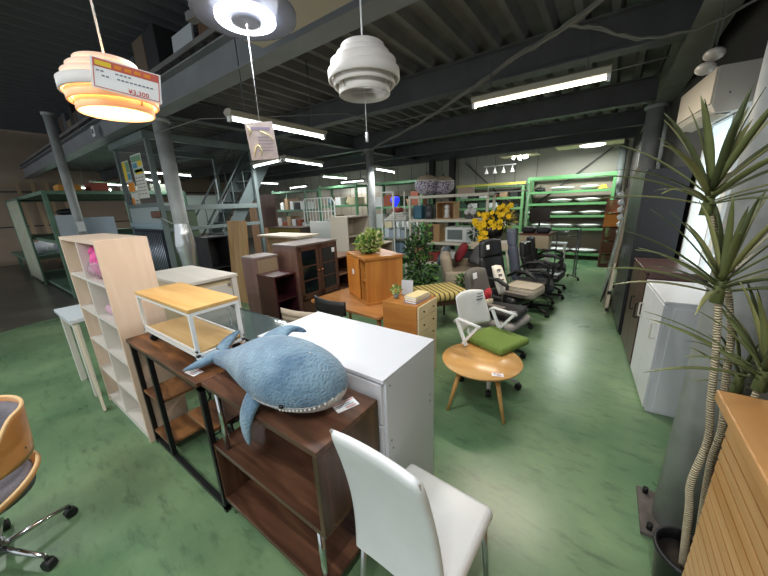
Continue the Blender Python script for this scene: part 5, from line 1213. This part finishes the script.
# ivory shelving with speakers and microwave
t = thing('shelving_unit', 'ivory steel shelving unit left of the yellow flowers', 'shelf', (-3.95, 6.62, 0))
iv = mat('ivory_steel', 'd0cbbd', .5)
for x in (0, 1.86):
    for y in (0, .45): put('post', B().b(x, x+.05, y, y+.05, 0, 1.84), iv, t)
for z in (.30, .78, 1.30, 1.84): put('shelf', B().b(0, 1.91, -.01, .51, z-.06, z), iv, t, bevel=.003)
def on(name, label, cat, parts, loc, rz=0):
    t = thing(name, label, cat, loc, rz)
    for (n_, b_, m_) in parts: put(n_, b_, m_, t)
    return t
bxw = mat('speaker_wood', 'a58058', .5); mw = mat('mw_white', 'd9dcdd', .4)
on('wooden_box', 'open wooden box with a white figurine inside, on the ivory shelving', 'box', [('shell', B().b(0, .44, 0, .3, 0, .02).b(0, .44, 0, .3, .36, .38).b(0, .02, 0, .3, .02, .36).b(.42, .44, 0, .3, .02, .36).b(.02, .42, .28, .3, .02, .36), bxw), ('figurine', B().lathe([(0, .02), (.08, .02), (.05, .12), (.06, .2), (.03, .22), (0, .22)], (.22, .12, 0), n=16).sph((.22, .12, .26), .06, 12), mw)], (-3.25, 6.68, 1.305))
on('speaker', 'small dark speaker pair of boxes left on the ivory shelving', 'speaker', [('cabinet', B().b(0, .16, 0, .25, 0, .34), black_plastic), ('cone', B().cyl((.08, -.005, .12), (.08, 0, .12), .055, n=20).cyl((.08, -.005, .26), (.08, 0, .26), .03, n=16), mat('cone_grey', '55585c', .5))], (-3.55, 6.72, 1.305))
on('blue_case', 'teal blue case standing at the left of the ivory shelving', 'case', [('body', B().ob((.12, .12, .16), (.24, .24, .32), None, .02), mat('teal', '2f6176', .5)), ('handle', B().tube([(.06, .12, .32), (.07, .12, .36), (.17, .12, .36), (.18, .12, .32)], .008, 6), black_plastic)], (-3.88, 6.7, 1.305))
on('microwave', 'white microwave oven on the middle tier of the ivory shelving', 'microwave', [('body', B().ob((.35, .2, .17), (.70, .40, .33), None, .01), mw), ('window', B().b(.06, .42, -.006, .0, .06, .28), mat('mw_glass', '6c7577', .2)), ('door_frame', B().b(.03, .06, -.01, .0, .03, .31).b(.42, .45, -.01, .0, .03, .31).b(.06, .42, -.01, .0, .28, .31).b(.06, .42, -.01, 0, .03, .06), mw), ('control_panel', B().b(.50, .66, -.006, .0, .04, .30), mat('mw_panel', 'b7bcbe', .4))], (-3.02, 6.68, .785))
on('speaker', 'light wood speaker box left of the microwave', 'speaker', [('cabinet', B().b(0, .34, 0, .3, 0, .40), bxw), ('front_grille', B().b(.02, .18, -.008, 0, .03, .37), mat('grille_dark', '4a3c30', .8))], (-3.50, 6.68, .785))
on('ornament', 'white and grey floral ornament on the upper tier beside the wooden box', 'ornament', [('base', B().cyl((0, 0, 0), (0, 0, .06), .09, n=16), MATS['cone_grey']), ('petals', B().sph((-.06, 0, .14), .07, 10).sph((.07, 0, .15), .075, 10).sph((0, 0, .26), .06, 10).sph((.0, -.05, .17), .05, 10), mat('petal_white', 'd5d6d6', .6))], (-2.50, 6.82, 1.305))
for i, (x, w, h, c_) in enumerate(((-3.85, .3, .3, '8b6b4a'), (-3.45, .25, .2, '8c2f2c'), (-3.1, .35, .25, 'c9c9c6'), (-2.65, .3, .3, '2f3034'))): boxthing('carton', '%s small box on the lowest tier of the ivory shelving' % ['brown', 'red', 'white', 'black'][i], 'box', x, x+w, 6.68, 7.0, .305, .305+h, mat('iv_'+c_, c_, .6))
boxthing('carton', 'tan small box standing on top of the ivory shelving', 'box', -2.75, -2.45, 6.7, 6.95, 1.842, 1.97, mat('tan_carton', 'a48f80', .7))
# round wicker baskets with purple pattern
wk = bpy.data.materials.new('purple_check_weave'); wk.use_nodes = True; N, L = nn(wk); b = N['Principled BSDF']; b.inputs['Roughness'].default_value = .7
tcn = N.new('ShaderNodeTexCoord'); vo = N.new('ShaderNodeTexVoronoi'); vo.inputs['Scale'].default_value = 30; rp = N.new('ShaderNodeValToRGB'); e = rp.color_ramp.elements; e[0].position = .42; e[0].color = lin('5d4a72'); e[1].position = .5; e[1].color = lin('c9c4cf')
L.new(tcn.outputs['Object'], vo.inputs['Vector']); L.new(vo.outputs['Distance'], rp.inputs['Fac']); L.new(rp.outputs['Color'], b.inputs['Base Color'])
for i, (x, y, r_, lb) in enumerate(((-3.55, 6.80, .28, 'front round hanging basket with purple checked weave above the ivory shelving'), (-3.26, 7.06, .26, 'rear round basket with purple checked weave, partly behind the front one'))):
    t = thing('wicker_basket', lb, 'basket', (x, y, 1.845+r_*.85)); put('weave', B().lathe([(r_*math.sin(a), -r_*.85*math.cos(a)) for a in [k*PI*.62/14 for k in range(15)]], n=36), wk, t)
    put('lid', B().lathe([(r_*.93, .31*r_), (r_*.75, .55*r_), (r_*.45, .72*r_), (0, .8*r_)], n=36), mat('straw', 'b7a58d', .8), t); put('rim', B().tube([(math.cos(a*PI/18)*r_*.95, math.sin(a*PI/18)*r_*.95, .31*r_) for a in range(36)], .014, 6, closed=True), mat('rim_white', 'd6d2cc', .6), t)
    put('knob', B().cyl((0, 0, .78*r_), (0, 0, .95*r_), .02, n=10), black_plastic, t)

# small desks, flowers
t = thing('white_desk', 'small pale desk with slanted legs under the flower vase', 'desk', (-2.2, 6.12, 0))
put('desktop', B().b(0, .75, 0, .45, .74, .88), mat('desk_pale', 'c9bca8', .5), t, bevel=.004)
for sx, dx in ((.06, -.06), (.69, .06)):
    for sy in (.05, .40): put('leg', B().cyl((sx, sy, .74), (sx+dx*2, sy, 0), .02, .014, 10), mat('leg_white', 'd6d2c8', .5), t)
t = thing('flower_arrangement', 'yellow orchid arrangement in a black vase on the small pale desk', 'flowers', (-1.80, 6.27, .881))
put('vase', B().lathe([(0, 0), (.10, 0), (.17, .12), (.19, .24), (.15, .36), (.13, .38), (.12, .36), (.155, .24), (.09, .03), (0, .03)], n=32), mat('vase_black', '141214', .25), t)
bd = B(); rn = random.Random(4); heads = []
for k, (cx, cz, r_, n_) in enumerate(((-.28, .52, .17, 16), (.0, .50, .20, 22), (.24, .70, .16, 14), (-.05, .30, .15, 14), (-.18, .14, .12, 9), (-.33, .40, .12, 8), (-.28, .06, .08, 5))):
    for q in range(n_): heads.append((cx*.85+rn.uniform(-r_, r_)*.8, -.12+rn.uniform(-.08, .10), cz*.86+rn.uniform(-r_, r_)*.7))
for h in heads:
    c = Vector(h); ax = Vector((rn.uniform(-.6, .6), -1, rn.uniform(-.3, .6))).normalized(); u = ax.cross(Vector((0, 0, 1))).normalized(); v = ax.cross(u)
    for p in range(5):
        a = 2*PI*p/5; d = u*math.cos(a)+v*math.sin(a); s = ax.cross(d)
        bd._new([c, c+d*.034+s*.032, c+d*.058+ax*.012, c+d*.034-s*.032, c+d*.034+ax*.018], [(0, 1, 4), (1, 2, 4), (2, 3, 4), (3, 0, 4)])
put('yellow_blossoms', bd, mat('petal_yellow', 'f8cc20', .55, noise=.12, nscale=20), t)
bd = B(); leafblob(bd, (.25, -.02, .42), (.16, .12, .17), 110, .08, rn, .3, .2); put('pale_sprays', bd, mat('spray_cream', 'c9b65e', .7), t)
bd = B(); leafblob(bd, (.05, 0, .40), (.22, .14, .20), 160, .11, rn, .4, .2); leafblob(bd, (-.38, -.05, .18), (.08, .08, .12), 40, .10, rn, .4, -.2)
put('dark_leaves', bd, lg3, t)
t = thing('brown_desk', 'pale-fronted desk with brown top carrying dark bags, right of the flowers', 'desk', (-1.42, 6.75, 0))
put('desktop', B().b(-.02, .56, -.02, .46, .98, 1.01), mat('desk_brown', '70402c', .4), t); put('front_panel', B().b(0, .54, 0, .44, .72, .98), mat('desk_cream', 'c7b89c', .5), t)
for x in (.0, .50):
    for y in (0, .40): put('leg', B().b(x, x+.04, y, y+.04, 0, .72), white_metal, t)
for i, (x, c_) in enumerate(((-1.30, '24262c'), (-1.03, '2c2f38'))): tag(put('soft_bag', B().ob((x+.02, 6.95, 1.07), (.25, .30, .12), None, .05), mat('sb_'+c_, c_, .6), smooth=True), ['dark soft bag on the left half of the brown-topped desk', 'dark blue soft bag on the right half of the brown-topped desk'][i], 'bag')
t = thing('monitor', 'dark flat screen standing behind the brown-topped desk', 'screen', (-1.45, 7.75, 0)); put('screen', B().b(0, .42, 0, .03, 1.18, 1.46), mat('screen_dark', '2b1f1c', .25), t); put('stand', B().b(.19, .23, .03, .06, 0, 1.3).b(.05, .37, -.1, .15, 0, .02), black_metal, t)
t = thing('white_table', 'white table with magazines behind the loop-arm chair', 'table', (-1.35, 7.5, 0)); put('tabletop', B().b(0, .72, -.03, .20, .72, .75), white, t)
for x in (.02, .66):
    for y in (.0, .15): put('leg', B().b(x, x+.04, y, y+.04, 0, .72), white_metal, t)
# clothes rails
def rail(label, x, y, rz, w, h, d=.38):
    t = thing('clothes_rail', label, 'rack', (x, y, 0), rz); m = mat('rail_steel', '6b7072', .35, .6)
    for s in (-1, 1):
        put('upright', B().cyl((s*w/2, 0, .06), (s*w/2, 0, h), .014, n=10), m, t); f = put('foot', B().cyl((s*w/2, -d/2, .06), (s*w/2, d/2, .06), .014, n=10), m, t)
        for q in (-1, 1): put('caster', B().cyl((s*w/2-.01, q*d/2, .03), (s*w/2+.01, q*d/2, .03), .03, n=14), black_plastic, f)
    put('top_rail', B().cyl((-w/2, 0, h), (w/2, 0, h), .014, n=10), m, t); put('lower_rail', B().cyl((-w/2, 0, h-.12), (w/2, 0, h-.12), .010, n=10), m, t)
rail('front grey tube clothes rail on casters beside the aisle', -.62, 7.38, R(35), .42, 1.02)
rail('rear grey tube clothes rail with green top bar near the platter shelves', -.75, 8.0, R(5), .62, 1.05)

# far green rack with platters
t = thing('platter_rack', 'bright green shelving rack on the far wall holding oval white platters', 'rack', (-1.98, 9.92, 0))
gp = mat('bright_green_paint', '64a068', .5); PW = 2.05
for x in (0, PW-.07):
    for y in (0, .55): put('post', B().b(x, x+.07, y, y+.06, 0, 2.25), gp, t, bevel=.003)
zs = (.18, .86, 1.20, 1.53, 1.85)
for z in zs:
    s = put('shelf', B().b(.07, PW-.07, .0, .035, z-.06, z).b(.07, PW-.07, .57, .605, z-.06, z), gp, t); put('shelf_board', B().b(.02, PW-.02, .036, .568, z-.02, z-.005), mat('shelf_board_grey', '87897c', .6), s)
put('top_beam', B().b(.07, PW-.07, 0, .05, 2.17, 2.25).b(.07, PW-.07, .56, .61, 2.17, 2.25), gp, t)
pl = mat('platter_white', 'e6ebea', .3)
n_by = [3, 3, 3, 3, 2]; xo = [(.30, .92, 1.55), (.45, .98, 1.6), (.25, .92, 1.62), (.85, 1.5, 0), (.86, 1.5)]
shn = ['bottom', 'second', 'third', 'fourth', 'top']
for zi, z in enumerate(zs):
    xs = [x for x in xo[zi] if x]
    for k, x in enumerate(xs):
        w_ = .32 if zi != 4 or k == 0 else .24
        t2 = tag(put('platter', B().lathe([(0, .0), (.55, .0), (.95, .07), (1.0, .08), (.97, .088), (.75, .105), (0, .13)], (-1.98+x, 10.15, z+.001), n=32, sx=w_, sy=.24), pl), '%s white oval platter on the %s shelf of the bright green rack' % ({3: ['left', 'middle', 'right'], 2: ['left', 'right']}[len(xs)][k], shn[zi]), 'platter', 'white oval platters')
tag(put('straw_hat', B().lathe([(0, .10), (.06, .10), (.08, .02), (.14, .0), (.13, .0), (.07, .03), (0, .08)], (-.18, 10.05, 1.86), n=24), mat('hat_yellow', 'e3c43c', .6)), 'small yellow bowl-shaped hat at the right end of the top platter shelf', 'hat')
t = thing('cooking_pot', 'dark pot with silver lid at the left end of the top platter shelf', 'pot', (-1.66, 10.1, 1.852)); put('body', B().lathe([(0, 0), (.12, 0), (.14, .08), (.13, .08), (.11, .01), (0, .01)], n=24), black_metal, t); put('lid', B().lathe([(.14, .08), (.10, .12), (0, .13)], n=24), chrome, t); put('knob', B().sph((0, 0, .145), .018, 8), black_plastic, t)
rack('green and yellow shelving on the far wall behind the yellow flowers', -4.1, -2.05, 9.9, 10.5, (.18, .9, 1.45, 1.75, 2.1), 2.15, mat('green_paint2', '6f9f6c', .5))
for z, q in ((.9, 'second shelf'), (1.45, 'middle shelf'), (1.75, 'upper shelf')): stock(-4.0, -2.15, 9.9, 10.5, z, .24, 6, '%s of the green shelving behind the flowers' % q)
tag(put('yellow_beam', B().b(-4.1, -2.02, 9.86, 9.895, 2.09, 2.16), mat('beam_yellow', 'c8c25a', .5)), 'pale yellow front beam on the shelving behind the flowers', 'beam')
t = thing('garment_frame', 'white tube frame standing right behind the yellow flowers', 'frame', (-2.3, 7.4, 0))
put('tube', B().tube([(0, 0, 0), (0, 0, 1.98), (.85, 0, 1.98), (.85, 0, 0)], .016, 8), white_metal, t); put('cross_bar', B().cyl((0, 0, 1.85), (.85, 0, 1.85), .012, n=8), white_metal, t); put('foot', B().bar((0, -.2, .012), (0, .2, .012), .03, .02).bar((.85, -.2, .012), (.85, .2, .012), .03, .02), white_metal, t)

bpy.context.view_layer.update()
